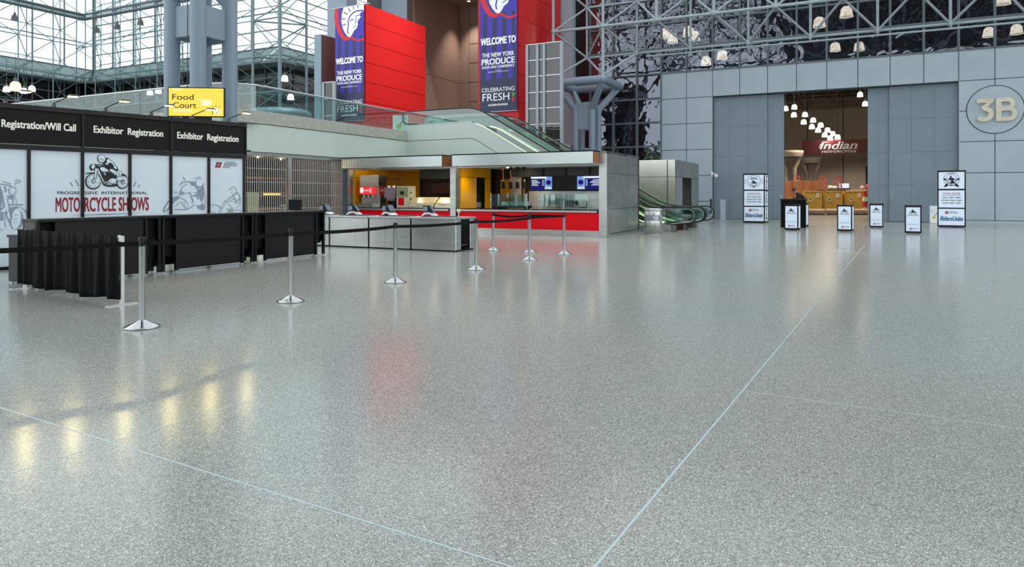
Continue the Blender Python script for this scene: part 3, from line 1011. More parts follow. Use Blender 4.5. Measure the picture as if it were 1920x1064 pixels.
# red hanging sign
sx, sy = at(1504, 95)
sg = thing('hanging_sign', 'long dark red hanging sign with white script lettering inside the dim hall', 'sign', (sx, sy, 0), TH)
mb().box(0, 0, 6.95, 10.4, .3, 8.9).build('sign_board', M['hall_sign'], sg)
lt = mb().text('Indian', 4.55, 8.15, 4.6, 1.05, -.03, bold=.012, shear=.28)
lt.stroke([(2.4, 7.75), (2.2, 7.9), (2.35, 8.3), (2.9, 8.6), (3.3, 8.55)], .1, -.03, 0)
lt.stroke([(4.0, 7.62), (6.9, 7.62)], .04, -.03, 0)
lt.build('lettering', M['letter_white'], sg)
mb().text('MOTORCYCLE', 4.6, 7.28, 4.2, .3, -.03, bold=.02).build('lettering', M['letter_white'], sg)
mb().tube((.6, .15, 8.9), (.6, .15, 14.6), .03, 6).tube((9.8, .15, 8.9), (9.8, .15, 14.6), .03, 6).build('cables', M['dark_grey'], sg)

# flared columns inside the hall
def hall_column(px, Y, z1, r, w, label):
    x, y = at(px, Y)
    t = thing('hall_column', label, 'column', (x, y, 0), TH)
    for s in (-1, 1):
        mb().lathe([(r, 0), (r, z1 - 2.2), (r * 1.1, z1 - 1.9)], (s * r * 1.9, 0, 0), 14).tube((s * r * 1.9, 0, z1 - 2.1), (s * w * .42, 0, z1 - .6), r * .9, 12).build('column', M['hall_wall'], t)
    mb().lathe([(w * .5, z1 - .7), (w * .56, z1 - .3), (w * .56, z1), (0.01, z1 + .05)], n=24).build('capital', M['hall_wall'], t)
hall_column(1481, 78, 6.4, .25, 2.6, 'flared pale column at the left edge of the hall doorway')
hall_column(1521, 86, 6.05, .25, 2.25, 'flared pale two legged column left of the hall red sign')

# rolled carpets on the hall floor
for k, (pa, pb, lab) in enumerate([(1513, 1547, 'left wrapped carpet roll lying in front of the ochre crates'), (1549, 1586, 'middle wrapped carpet roll lying in front of the ochre crates'), (1590, 1640, 'right wrapped carpet roll lying in front of the ochre crates')]):
    Y = 48.5
    x0, y0 = at(pa, Y); x1, y1 = at(pb, Y - .5)
    m = mb().tube((x0, y0, .21), (x1, y1, .21), .21, 16)
    o = m.build('carpet_roll', M['carpet_roll'])
    tag(o, lab, 'carpet roll', 'carpet rolls in the hall')
# ochre crates
def crate(px0, px1, Y, z, label):
    x0, _ = at(px0, Y); x1, _ = at(px1, Y)
    w = (x1 - x0) * .97
    t = thing('shipping_crate', label, 'crate', (x0, Y, 0), -.32)
    m = mb().box(0, 0, .12, w, 1.2, z)
    for a in (0, w - .1):
        m.box(a, -.03, .12, a + .1, 0, z)
    m.box(0, -.03, z - .12, w, 0, z).box(0, -.03, .12, w, 0, .24)
    m.build('crate_body', M['crate'], t, bevel=.01)
    for a in (.1, w - .25):
        mb().box(a, .05, 0, a + .15, 1.15, .12).build('skid', M['orange_ply'], t)
    mb().box(w * .66, -.045, z - .5, w * .85, -.032, z - .16).build('paper_label', M['paper'], t)
    s = mb()
    s.prism(ell(w * .35, z - .68, .15, .15, 18), -.042, -.032, 0)
    s.prism(ell(w * .35, z - .66, .09, .07, 10, 0, PI), -.05, -.043, 1)
    s.box(w * .35 - .06, -.05, z - .74, w * .35 - .02, -.043, z - .66, 1).box(w * .35 + .02, -.05, z - .74, w * .35 + .06, -.043, z - .66, 1)
    s.build('round_mark', [M['paper'], M['ink']], t)
crate(1508, 1540, 52.5, 1.72, 'left of the three ochre wooden crates behind the carpet rolls')
crate(1543, 1577, 52.3, 1.72, 'middle of the three ochre wooden crates behind the carpet rolls')
crate(1583, 1617, 52.0, 1.72, 'right of the three ochre wooden crates behind the carpet rolls')
for k, (pa, pb) in enumerate([(1472, 1486.5), (1488, 1506), (1507.5, 1525), (1526, 1543.5)]):
    Y = 59 - .3 * k
    x0, _ = at(pa, Y); x1, _ = at(pb, Y)
    t = thing('plywood_cabinet', 'tall orange brown cabinet standing behind the crates, %s from the left' % ords[k], 'cabinet', (x0, Y, 0), -.15)
    mb().box(0, 0, .1, x1 - x0, .8, 2.62).build('cabinet_body', M['orange_ply'], t, bevel=.01)
    mb().box(.04, -.02, .15, x1 - x0 - .04, 0, 2.56).build('door', M['orange_ply'], t)
    for a in (.05, x1 - x0 - .15):
        mb().box(a, .1, 0, a + .1, .7, .1).build('foot', M['black_matt'], t)
# ladders and clutter on a trolley
def ladder(px, Y, h, label):
    x, y = at(px, Y)
    t = thing('step_ladder', label, 'ladder', (x, y, 0), -.3)
    for s in (-1, 1):
        mb().tube((s * .35, -.35, 0), (s * .18, 0, h), .05, 6).build('rail', M['ladder'], t)
        mb().tube((s * .35, .45, 0), (s * .18, .05, h), .04, 6).build('rear_leg', M['ladder'], t)
    for k in range(7):
        f_ = (k + 1) / 8
        mb().box(-.34 + .16 * f_, -.40 + .34 * f_, h * f_ - .03, .34 - .16 * f_, -.3 + .34 * f_, h * f_ + .03).build('step', M['alu'], t)
    mb().box(-.2, -.06, h, .2, .1, h + .06).build('top_cap', M['ladder'], t)
ladder(1572, 58, 2.9, 'red step ladder standing behind the right ochre crates')
ladder(1494, 62, 3.1, 'red step ladder behind the cabinets, the left one')
ladder(1543, 61, 3.0, 'red step ladder behind the cabinets, the right one')
x, y = at(1557, 57)
cart = thing('platform_trolley', 'loaded grey trolley with beige bundles behind the ochre crates', 'trolley', (x - .9, y, 0), -.2)
mb().box(0, 0, 1.75, 1.9, .8, 1.83).build('deck', M['dark_grey'], cart)
for a in (0.05, 1.8):
    mb().box(a, .05, .1, a + .06, .75, 1.75).build('leg', M['dark_grey'], cart)
for a in (.15, 1.75):
    mb().tube((a, .1, .08), (a, .16, .08), .08, 12).build('wheel', M['rubber'], cart)
tag(mb().ball((x + .1, y + .2, 2.02), .22, 12, 0, .8).ball((x + .4, y + .1, 2.0), .2, 12, 0, .8).build('bundle', M['paper']), 'beige soft bundle lying on the loaded trolley behind the crates', 'bundle')
x, y = at(1583, 59.5)
mon = thing('monitor', 'small pale monitor standing behind the right ochre crate', 'monitor', (x, y, 0), -.2)
mb().box(-.38, 0, 2.0, .38, .08, 2.4).build('screen', M['screen_white'], mon)
mb().box(-.5, .08, 0, .5, .5, 1.98).build('stand', M['dark_grey'], mon)
x, y = at(1612, 58)
tb = thing('work_bench', 'cluttered bench with red items at the right edge of the hall doorway', 'bench', (x, y, 0), -.3)
mb().box(-1.0, 0, 1.75, 2.0, .8, 1.85).build('bench_top', M['carpet_roll'], tb)
for a in (-.9, 1.8):
    mb().box(a, .1, 0, a + .1, .7, 1.75).build('leg', M['dark_grey'], tb)
for k, (dx, r, dz, mt) in enumerate([(.9, .28, 2.12, 'ladder'), (.3, .18, 2.02, 'carpet_roll'), (1.5, .22, 2.07, 'ladder')]):
    tag(mb().ball((x + dx, y + .2, dz), r, 10).build('tool_bag', M[mt]), ['red bag on the bench at the right edge of the doorway', 'beige bag on the bench left of the red bag in the hall', 'red bag on the bench partly hidden by the sliding door'][k], 'bag')
x, y = at(1620, 51)
rk = thing('storage_rack', 'red and pale stacked rack right of the last ochre crate', 'rack', (x, y, 0), -.3)
for k in range(4):
    mb().box(0, 0, .1 + k * .42, .9, .8, .42 + k * .42).build('tray', M['ladder'] if k % 2 else M['paper'], rk)
# dark doorway far in the back wall
p = grid(WALL, wx(1623, 74.6), 74.6)
dw = mb().box(0, 0, 0, 5, .15, 5.6, 0).box(-.3, -.05, 0, 0, .15, 5.9, 1).box(-.3, -.05, 5.6, 5.3, .15, 6.6, 1)
struct(dw.build('door_5', [M['hall_dark'], M['hall_wall']], None, p, TH), 'dark opening in the back wall of the hall', 'door')
# person leaning over the black counter
x, y = at(1483, 29.9)
bc = thing('draped_counter', 'tall black draped counter behind the left small light box in the doorway', 'counter', (x, y, 0), TH)
mb().box(-.45, 0, 1.2, .62, .6, 1.27).build('worktop', M['black'], bc, bevel=.01)
m = mb()
pts = [(-.42, .03), (.58, .03), (.58, .57), (-.42, .57)]
m.slab(pts, 0, 1.2)
m.build('skirt', M['fabric'], bc)
def skin_body(name, verts, edges, radii, mat, parent=None, root=0, sub=2, loc=None, rz=0):
    me = bpy.data.meshes.new(name)
    me.from_pydata(verts, edges, [])
    o = bpy.data.objects.new(name, me)
    COL.objects.link(o)
    sk = o.modifiers.new('skin', 'SKIN')
    for i, r in enumerate(radii):
        r = r if isinstance(r, tuple) else (r, r)
        me.skin_vertices[0].data[i].radius = r
    me.skin_vertices[0].data[root].use_root = True
    sb = o.modifiers.new('sub', 'SUBSURF')
    sb.levels = sub
    sb.render_levels = sub
    me.materials.append(mat)
    for pl in me.polygons:
        pl.use_smooth = True
    if parent:
        o.parent = parent
    if loc:
        o.location = loc
    o.rotation_euler = (0, 0, rz)
    return o
# local frame: the person faces -x (left), bending over the counter
x, y = at(1507, 31.3)
pr = thing('person', 'person in dark clothes bending over the black counter in the hall doorway', 'person', (x, y, 0), TH + .25)
BV = [(0, 0, .95), (-.02, 0, 1.1), (-.10, 0, 1.28), (-.20, 0, 1.42), (-.27, 0, 1.49), (-.33, 0, 1.55),
      (.02, .10, .9), (.0, .11, .5), (.03, .11, .1), (-.12, .12, .04),
      (.02, -.10, .9), (-.03, -.11, .5), (.0, -.11, .1), (-.15, -.12, .04),
      (-.20, .19, 1.40), (-.30, .22, 1.16), (-.48, .17, 1.30),
      (-.20, -.19, 1.40), (-.30, -.22, 1.16), (-.48, -.17, 1.30)]
BE = [(0, 1), (1, 2), (2, 3), (3, 4), (4, 5), (0, 6), (6, 7), (7, 8), (8, 9), (0, 10), (10, 11), (11, 12), (12, 13), (3, 14), (14, 15), (15, 16), (3, 17), (17, 18), (18, 19)]
BR = [(.15, .16), (.14, .16), (.15, .19), (.13, .17), .065, .06, .1, .075, .055, .045, .1, .075, .055, .045, .07, .055, .04, .07, .055, .04]
skin_body('body', BV, BE, BR, M['person_cloth'], pr)
hd = mb()
prof = [(0.001, -.125), (.05, -.115), (.075, -.06), (.088, .0), (.09, .05), (.07, .1), (.001, .125)]
hd.lathe(prof, (0, 0, 0), 16)
hd.tube((-.085, 0, .0), (-.112, 0, -.025), .016, 8, 0, .02)
hd.ball((.0, .092, -.01), .026, 8).ball((.0, -.092, -.01), .026, 8)
hd.ball((-.078, .033, .022), .014, 8, 1).ball((-.078, -.033, .022), .014, 8, 1)
hd.box(-.088, -.024, -.068, -.07, .024, -.06, 1)
ho = hd.build('head', [M['skin'], M['ink']], pr, (-.40, 0, 1.62))
ho.rotation_euler = (0, -.7, 0)
hr = mb().lathe([(.094, -.02), (.1, .04), (.08, .105), (.001, .135)], (.012, 0, .004), 16)
hr.build('hair', M['hair'], ho)
for s in (1, -1):
    b0 = Vector((-.48, s * .17, 1.30))
    V = [tuple(b0), (-.54, s * .165, 1.305), (-.57, s * .16, 1.30)]
    E = [(0, 1), (1, 2)]
    R = [.034, (.042, .02), (.04, .018)]
    for i in range(4):
        oy = (i - 1.5) * .02
        L = [.075, .085, .08, .065][i]
        k = len(V)
        V += [(-.585, s * .16 + oy, 1.30), (-.585 - L * .5, s * .16 + oy * 1.2, 1.305), (-.585 - L, s * .16 + oy * 1.3, 1.285)]
        E += [(2, k), (k, k + 1), (k + 1, k + 2)]
        R += [.0095, .009, .0075]
    k = len(V)
    V += [(-.535, s * .16 - s * .035, 1.295), (-.57, s * .16 - s * .055, 1.285)]
    E += [(1, k), (k, k + 1)]
    R += [.011, .009]
    skin_body('hand', V, E, R, M['skin'], pr, 0, 1)

# ================================================================== REGISTRATION BOOTH
BO = (-9.94, 13.25, 0)
BRZ = math.atan2(3.85, 3.22)
booth = thing('registration_booth', 'long black framed registration booth wall with white graphic panels', 'booth', BO, BRZ)
div = [-1.36, -.45, .47, 1.42, 2.35, 3.23, 4.12, 5.02]
pan = []
for a, b in zip(div, div[1:]):
    pan.append(mb().box(a + .02, .0, .06, b - .02, .03, 2.40).build('white_panel', M['white_panel'], booth))
for x_ in div:
    mb().box(x_ - .028, -.045, 0, x_ + .028, .06, 2.44).build('upright', M['black'], booth, bevel=.004)
mb().box(-1.36, -.035, 0, 5.05, .06, .06).build('bottom_rail', M['black'], booth)
mb().box(-1.36, -.05, 2.36, 5.05, .08, 2.46).build('middle_rail', M['black'], booth, bevel=.004)
hdr = []
for a, b in ((-.45, 1.42), (1.42, 3.23), (3.23, 5.05)):
    hdr.append(mb().box(a + .01, -.03, 2.47, b - .01, .05, 3.16).build('header_board', M['header'], booth))
    mb().box(b - .02, -.06, 2.44, b + .02, .07, 3.24).build('header_post', M['black'], booth)
mb().box(-.45, -.07, 3.15, 5.07, .09, 3.25).build('top_rail', M['black'], booth, bevel=.004)
mb().text('Registration/Will Call', .655, 2.86, 1.27, .15, -.034, bold=.03).build('lettering', M['letter_white'], hdr[0])
mb().text('Exhibitor  Registration', 2.34, 2.86, 1.42, .15, -.034, bold=.03).build('lettering', M['letter_white'], hdr[1])
mb().text('Exhibitor  Registration', 4.115, 2.85, 1.49, .155, -.034, bold=.03).build('lettering', M['letter_white'], hdr[2])
# printed central logo
lg = mb()
y0 = -.006
lg.text('PROGRE', .97, 1.505, .41, .062, -.004, mi=0, bold=.012, align='L')
lg.text('SSIVE  INTERNAT', 1.465, 1.505, .85, .062, -.004, mi=0, bold=.012, align='L')
lg.text('IONAL', 2.39, 1.505, .33, .062, -.004, mi=0, bold=.012, align='L')
lg.text('MOTO', .94, 1.265, .435, .30, -.004, mi=1, bold=.028, align='L')
lg.text('RCYCLE SH', 1.465, 1.265, .85, .30, -.004, mi=1, bold=.028, align='L')
lg.text('OWS', 2.385, 1.265, .365, .30, -.004, mi=1, bold=.028, align='L')
lg.stroke([(1.22, 1.035), (1.85, 1.04), (2.5, 1.055)], [.002, .014, .002], -.004, 0, 0)
for (a, b, c, d) in ((1.20, 1.72, 1.245, 1.64), (1.29, 1.78, 1.355, 1.65), (2.43, 1.64, 2.485, 1.76), (2.53, 1.63, 2.565, 1.69)):
    lg.stroke([(a, b), (c, d)], .012, -.004, 0, 0)
lg.build('printed_logo', [M['ink'], M['ink_red']], pan[3])
A = mb()
def rider(px, py):
    return (1.46 + (px - 545) / 680 * .87, 2.33 - (py - 70) / 560 * .76)
def PS(pts):
    return [rider(*p) for p in pts]
def fill(pts, mi=0, d=0):
    A.prism(PS(pts), -.004 - .0012 * d, -.001, mi)
def line(pts, w, mi=0, d=0, closed=False):
    A.stroke(PS(pts), w * .00128, -.004 - .0012 * d, -.001, mi, closed)
def disk(cx, cy, rx, ry, mi=0, d=0, tilt=0.0, n=28):
    A.prism(PS(ell(cx, cy, rx, ry, n, tilt=tilt)), -.004 - .0012 * d, -.001, mi)
# wheels
for cx, cy, rx, ry in ((678, 500, 122, 130), (1128, 508, 98, 112)):
    disk(cx, cy, rx, ry, 0, 0, .35); disk(cx + 5, cy - 5, rx * .86, ry * .87, 1, 1, .35)
    line(ell(cx + 6, cy - 4, rx * .74, ry * .76, 28, tilt=.35), 5, 0, 2, True)
    for w_ in range(7):
        an = w_ * 2 * PI / 7 + .3
        line([(cx + 22 * math.cos(an), cy + 22 * math.sin(an)), (cx + rx * .66 * math.cos(an), cy + ry * .66 * math.sin(an))], 4, 0, 2)
    disk(cx + 4, cy - 4, 32, 36, 0, 3); disk(cx + 6, cy - 4, 22, 25, 1, 4); disk(cx + 6, cy - 4, 9, 10, 0, 5)
fill([(553, 392), (575, 372), (640, 358), (700, 362), (735, 390), (700, 383), (640, 378), (590, 385)], 0, 2)
fill([(1110, 365), (1150, 372), (1190, 405), (1195, 425), (1160, 410), (1120, 395)], 0, 3)
fill([(790, 345), (935, 350), (1040, 425), (1030, 450), (905, 480), (860, 510), (820, 430)], 0, 2)
fill([(808, 500), (850, 490), (905, 540), (1040, 535), (1050, 570), (940, 585), (870, 578), (825, 555)], 0, 3)
line([(830, 515), (880, 548), (960, 552)], 6, 1, 4)
disk(968, 485, 72, 44, 0, 4, -.15); disk(968, 485, 64, 37, 1, 5, -.15); line(ell(930, 488, 22, 20, 14), 4, 0, 6, True)
fill([(722, 300), (762, 290), (838, 480), (900, 530), (880, 545), (812, 500)], 0, 3)
fill([(732, 305), (752, 298), (828, 485), (885, 530), (820, 495)], 1, 4)
line([(830, 370), (850, 360), (855, 400)], 14, 1, 4)
fill([(700, 285), (748, 290), (722, 455), (684, 450)], 0, 4); fill([(708, 290), (738, 294), (714, 445), (691, 442)], 1, 5)
disk(662, 278, 42, 52, 0, 5, .2); disk(672, 268, 26, 36, 1, 6, .2); line([(665, 250), (690, 285)], 4, 0, 7)
fill([(735, 262), (820, 252), (905, 310), (915, 352), (800, 355), (760, 310)], 0, 5); fill([(775, 280), (830, 272), (895, 312), (902, 340), (808, 342), (785, 310)], 1, 6)
line([(700, 250), (740, 235), (800, 240), (850, 250)], 16, 0, 7); line([(690, 235), (715, 228)], 12, 0, 7); disk(730, 272, 20, 24, 0, 7)
# rider
fill([(820, 215), (870, 122), (900, 120), (985, 190), (1055, 285), (1050, 330), (990, 320), (905, 315), (845, 262)], 0, 7)
fill([(880, 150), (905, 135), (975, 195), (1040, 285), (1020, 300), (990, 275), (985, 235), (930, 190), (905, 215), (875, 185)], 1, 8)
fill([(850, 215), (880, 200), (905, 225), (880, 232)], 1, 8)
fill([(905, 305), (960, 285), (1045, 330), (1050, 400), (1020, 415), (985, 375), (920, 335)], 0, 8); fill([(918, 308), (960, 297), (1032, 340), (1035, 392), (1015, 400), (985, 362), (930, 328)], 1, 9)
disk(800, 140, 62, 70, 0, 8, -.3); disk(800, 137, 54, 61, 1, 9, -.3)
fill([(752, 150), (790, 140), (830, 165), (835, 190), (800, 205), (765, 185)], 1, 10); line([(748, 145), (790, 140), (835, 168)], 8, 0, 11); line([(775, 165), (800, 170)], 7, 0, 11); line([(795, 190), (815, 196), (830, 215)], 8, 0, 11)
disk(1068, 368, 52, 52, 0, 9); disk(1068, 368, 44, 44, 1, 10); line(ell(1066, 378, 14, 16, 12), 6, 0, 11, True); line([(1053, 372), (1060, 345), (1075, 338)], 6, 0, 11)
fill([(1050, 420), (1095, 410), (1130, 440), (1090, 470), (1040, 470)], 1, 6); line([(1065, 490), (1140, 485)], 10, 0, 7)
A.build('printed_rider', [M['ink'], M['white_panel']], pan[4])
# faded sport bike across two panels
def art(name, panel, fx, polys, lines, fills, mat):
    g = mb()
    for k, p_ in enumerate(fills):
        g.prism([fx(*q) for q in p_], -.003, 0, 0)
    for k, p_ in enumerate(polys):
        g.prism([fx(*q) for q in p_], -.004, 0, 1)
    for p_, w_ in lines:
        g.stroke([fx(*q) for q in p_], w_, -.005, 0, 0)
    g.build(name, [mat, M['white_panel']], panel)
def fs_(px, py):
    return (3.05 + (px - 40) * .00128, 1.905 - (py - 290) * .00128)
art('printed_sport_bike', pan[5], fs_,
    [[(70, 930), (110, 830), (170, 755), (180, 800), (130, 880), (90, 925)], [(410, 510), (480, 445), (560, 480), (600, 560), (520, 585), (430, 600)], ell(700, 420, 58, 70), [(665, 750), (710, 790), (720, 830), (680, 820), (640, 780)], [(380, 640), (480, 635), (510, 690), (440, 700)], ell(705, 505, 45, 30)],
    [(ell(705, 420, 78, 92, 24, 0, 5.2), .02), ([(640, 470), (700, 500), (770, 470)], .03), ([(340, 460), (390, 410), (510, 395), (620, 410)], .03), ([(330, 610), (400, 480), (480, 440)], .02), ([(340, 640), (450, 620), (540, 590)], .018), ([(360, 690), (450, 740), (500, 820), (470, 900), (400, 830), (390, 760)], .016), ([(240, 860), (340, 780), (370, 760)], .014), ([(250, 900), (450, 910), (520, 880), (620, 820)], .022), ([(420, 380), (405, 310), (435, 330), (440, 375)], .014), ([(580, 350), (660, 300)], .008), ([(650, 330), (730, 290)], .008), ([(530, 600), (560, 700), (590, 760), (560, 800)], .03), ([(430, 760), (440, 860)], .012), ([(580, 660), (650, 650), (690, 720)], .04), ([(240, 570), (290, 620), (290, 560)], .016), ([(790, 580), (815, 700), (800, 900)], .012), ([(600, 590), (650, 600), (640, 640)], .02)],
    [[(40, 930), (60, 860), (120, 770), (190, 690), (330, 650), (350, 700), (260, 760), (190, 850), (130, 925), (70, 955)], [(520, 410), (640, 400), (650, 480), (560, 470)], [(660, 560), (700, 540), (790, 480), (800, 580), (780, 720), (740, 780), (700, 680), (660, 640)], [(640, 840), (720, 830), (760, 780), (810, 860), (805, 915), (770, 935), (690, 905)], [(330, 640), (370, 560), (440, 600), (400, 625)], ell(700, 495, 72, 60)],
    M['ink_grey'])
def fd_(px, py):
    return (4.16 + (px - 910) * .00139, 1.67 - (py - 480) * .00135)
art('printed_dirt_bike', pan[6], fd_,
    [ell(1330, 545, 38, 48), [(1340, 660), (1410, 610), (1440, 690), (1400, 740)], [(1330, 880), (1390, 810), (1450, 790), (1440, 850), (1370, 920)]],
    [([(1240, 545), (1300, 500), (1340, 488), (1380, 520), (1385, 580)], .022), ([(1270, 560), (1310, 550), (1320, 520)], .012), ([(1290, 590), (1330, 640)], .016), ([(1385, 580), (1430, 610), (1460, 700), (1460, 780)], .02), ([(1330, 650), (1260, 700), (1160, 770)], .03), ([(1190, 770), (1280, 750), (1340, 700)], .022), ([(1160, 770), (1100, 860), (1060, 960)], .018), ([(1190, 790), (1130, 880), (1090, 965)], .018), ([(915, 830), (980, 810), (1050, 830), (1110, 880)], .022), ([(1230, 800), (1310, 870), (1340, 950)], .018), ([(1340, 760), (1400, 790), (1460, 780)], .02), ([(1470, 790), (1400, 870), (1340, 930)], .018), ([(1200, 880), (1290, 920), (1300, 960)], .016), ([(1380, 920), (1480, 920)], .022), ([(920, 950), (960, 935), (1010, 965)], .014)],
    [[(1330, 630), (1390, 580), (1440, 640), (1455, 740), (1380, 770), (1330, 700)], [(1230, 900), (1300, 880), (1330, 960), (1220, 960)]],
    M['ink_sage'])
def flags(g, x, z, w, h, mi=0, sh=.3):
    for a in (0, 1):
        for b in (0, 1):
            x0, z0 = x + a * w * .52, z - h * .5 * (b + 1)
            g.prism([(x0 + sh * (z0 - z), z0), (x0 + w * .46 + sh * (z0 - z), z0), (x0 + w * .46 + sh * (z0 + h * .44 - z), z0 + h * .44), (x0 + sh * (z0 + h * .44 - z), z0 + h * .44)], -.004, 0, mi)
g = mb()
flags(g, 4.32, 2.26, .14, .14)
g.text('PROGRESSIVE', 4.66, 2.265, .24, .026, -.004, mi=2, shear=.3, bold=.02)
g.text('INTERNATIONAL', 4.67, 2.225, .33, .032, -.004, mi=1, shear=.3, bold=.02)
g.text('MOTORCYCLE', 4.66, 2.18, .33, .034, -.004, mi=1, shear=.3, bold=.02)
g.text('SHOWS', 4.56, 2.135, .18, .03, -.004, mi=1, shear=.3, bold=.02)
g.build('printed_logo', [M['ink_red'], M['ink'], M['ink_blue']], pan[6])
def fc_(px, py):
    return (.0 + px * .00112, 1.77 - (py - 130) * .00128)
art('printed_cruiser', pan[1], fc_,
    [ell(235, 740, 68, 160, 24, tilt=.12), ell(180, 305, 42, 52), [(60, 370), (90, 380), (150, 740), (115, 730)], [(110, 440), (170, 440), (175, 500), (120, 510)]],
    [(ell(235, 765, 165, 215, 30, 2.6, 6.5, .1), .014), (ell(182, 308, 58, 68, 24), .012), (ell(182, 308, 40, 48, 20), .006), ([(215, 160), (250, 140), (300, 150), (290, 175), (230, 185), (220, 215)], .02), ([(0, 205), (80, 215), (170, 240)], .022), ([(40, 165), (160, 205)], .02), ([(130, 525), (230, 520), (340, 525)], .03), ([(20, 290), (60, 560)], .03), ([(100, 420), (180, 740)], .014), ([(210, 370), (250, 500)], .01), ([(370, 590), (405, 680), (400, 780)], .01), ([(200, 700), (235, 670), (260, 690)], .012), ([(190, 760), (255, 735)], .012), ([(200, 790), (250, 800)], .008), ([(0, 890), (40, 915)], .012), ([(5, 600), (50, 560)], .03), ([(60, 240), (90, 290), (70, 330)], .03), ([(180, 380), (190, 500)], .02)],
    [[(130, 560), (250, 555), (330, 650), (345, 760), (310, 880), (240, 915), (170, 890), (130, 800), (60, 640)], [(-300, 250), (10, 240), (40, 420), (10, 620), (60, 640), (50, 760), (-200, 770)], [(100, 380), (200, 370), (200, 440), (120, 440)]],
    M['ink_grey'])

# clip-on arm lamps along the top rail
def arm_lamp(t_, label, dx=.2):
    c, s = math.cos(BRZ), math.sin(BRZ)
    x, y = BO[0] + c * t_, BO[1] + s * t_
    t = thing('arm_lamp', label, 'lamp', (x, y, 3.25), BRZ)
    mb().box(-.03, -.05, -.06, .03, .05, .06).tube((0, 0, .05), (0, -.03, .09), .02, 8).build('clamp', M['dark_grey'], t)
    mb().path([(0, -.03, .08), (dx * .5, -.25, .16), (dx, -.45, .23)], .011, 6).build('arm', M['black'], t)
    m = mb()
    m.add([(dx - .06, -.42, .24), (dx + .06, -.42, .24), (dx + .08, -.54, .235), (dx - .08, -.54, .235), (dx - .08, -.41, .20), (dx + .08, -.41, .20), (dx + .10, -.57, .195), (dx - .10, -.57, .195)], [(0, 1, 2, 3), (0, 4, 5, 1), (1, 5, 6, 2), (2, 6, 7, 3), (3, 7, 4, 0)])
    m.build('lamp_head', M['dark_grey'], t)
    mb().box(dx - .08, -.555, .19, dx + .08, -.425, .2).build('lamp_lens', M['lamp_yellow2'], t)
    ld = bpy.data.lights.new('arm_lamp_light', 'SPOT')
    ld.energy = 17; ld.spot_size = 1.9; ld.spot_blend = .9; ld.color = (1, .84, .40); ld.shadow_soft_size = .06
    lo = bpy.data.objects.new('light_source', ld); COL.objects.link(lo); lo.parent = t
    lo.location = (dx, -.5, .17); lo.rotation_euler = (-.75, 0, 0)
for k, (t_, lab) in enumerate([(.09, 'arm lamp clipped on the booth at the left frame edge'), (.90, 'arm lamp clipped above the words Will Call'), (1.86, 'arm lamp clipped above the first Exhibitor sign, the left one'), (2.80, 'arm lamp clipped on the booth just left of the yellow screen'), (3.72, 'arm lamp clipped in front of the yellow screen'), (4.62, 'arm lamp clipped at the right end of the booth')]):
    arm_lamp(t_, lab)

# yellow screen on a stand behind the booth
tx, ty = at(368, 16.75)
tv = thing('display_screen', 'bright yellow food court screen standing above the registration booth', 'screen', (tx, ty, 0), .10)
mb().box(-.67, 0, 3.37, .67, .06, 4.10).build('screen_frame', M['black'], tv, bevel=.006)
scr = mb().box(-.645, -.006, 3.395, .645, .01, 4.075).build('screen_picture', M['screen_yellow'], tv)
mb().text('Food', -.31, 3.86, .5, .14, -.008, bold=.012).build('lettering', M['screen_text'], scr)
mb().text('Court', -.27, 3.66, .55, .14, -.008, bold=.012).build('lettering', M['screen_text'], scr)
q_ = mb()
q_.prism(ell(.49, 3.52, .09, .09, 18), -.008, -.006)
mb().box(-.55, -.008, 4.02, -.36, -.006, 4.05).build('screen_graphics', M['screen_pale'], scr)
mb().box(-.55, -.008, 3.5, -.1, -.006, 3.54).build('screen_graphics', M['screen_pale'], scr)
mb().prism([(.02, 3.78), (.12, 3.78), (.12, 3.66), (.36, 3.66), (.36, 3.8), (.02, 3.8)], -.008, -.006).build('screen_graphics', M['screen_pale'], scr)
q_.build('screen_graphics', M['screen_pale'], scr)
q_ = mb()
for a, b in ((.46, 3.55), (.52, 3.5), (.48, 3.47), (.53, 3.57), (.40, 3.62), (.47, 3.64), (.56, 3.62)):
    q_.prism(ell(a, b, .014, .014, 10), -.0095, -.008)
q_.box(.375, -.0095, 3.44, .395, -.008, 3.6)
q_.build('screen_graphics', M['dark_grey'], scr)
mb().box(-.34, .01, 3.24, .34, .1, 3.37).build('bracket', M['black'], tv)
for s in (-.25, .25):
    mb().box(s - .03, .06, 0, s + .03, .12, 3.3).build('stand_post', M['black'], tv)
mb().box(-.5, -.1, 0, .5, .5, .03).build('stand_base', M['black'], tv)

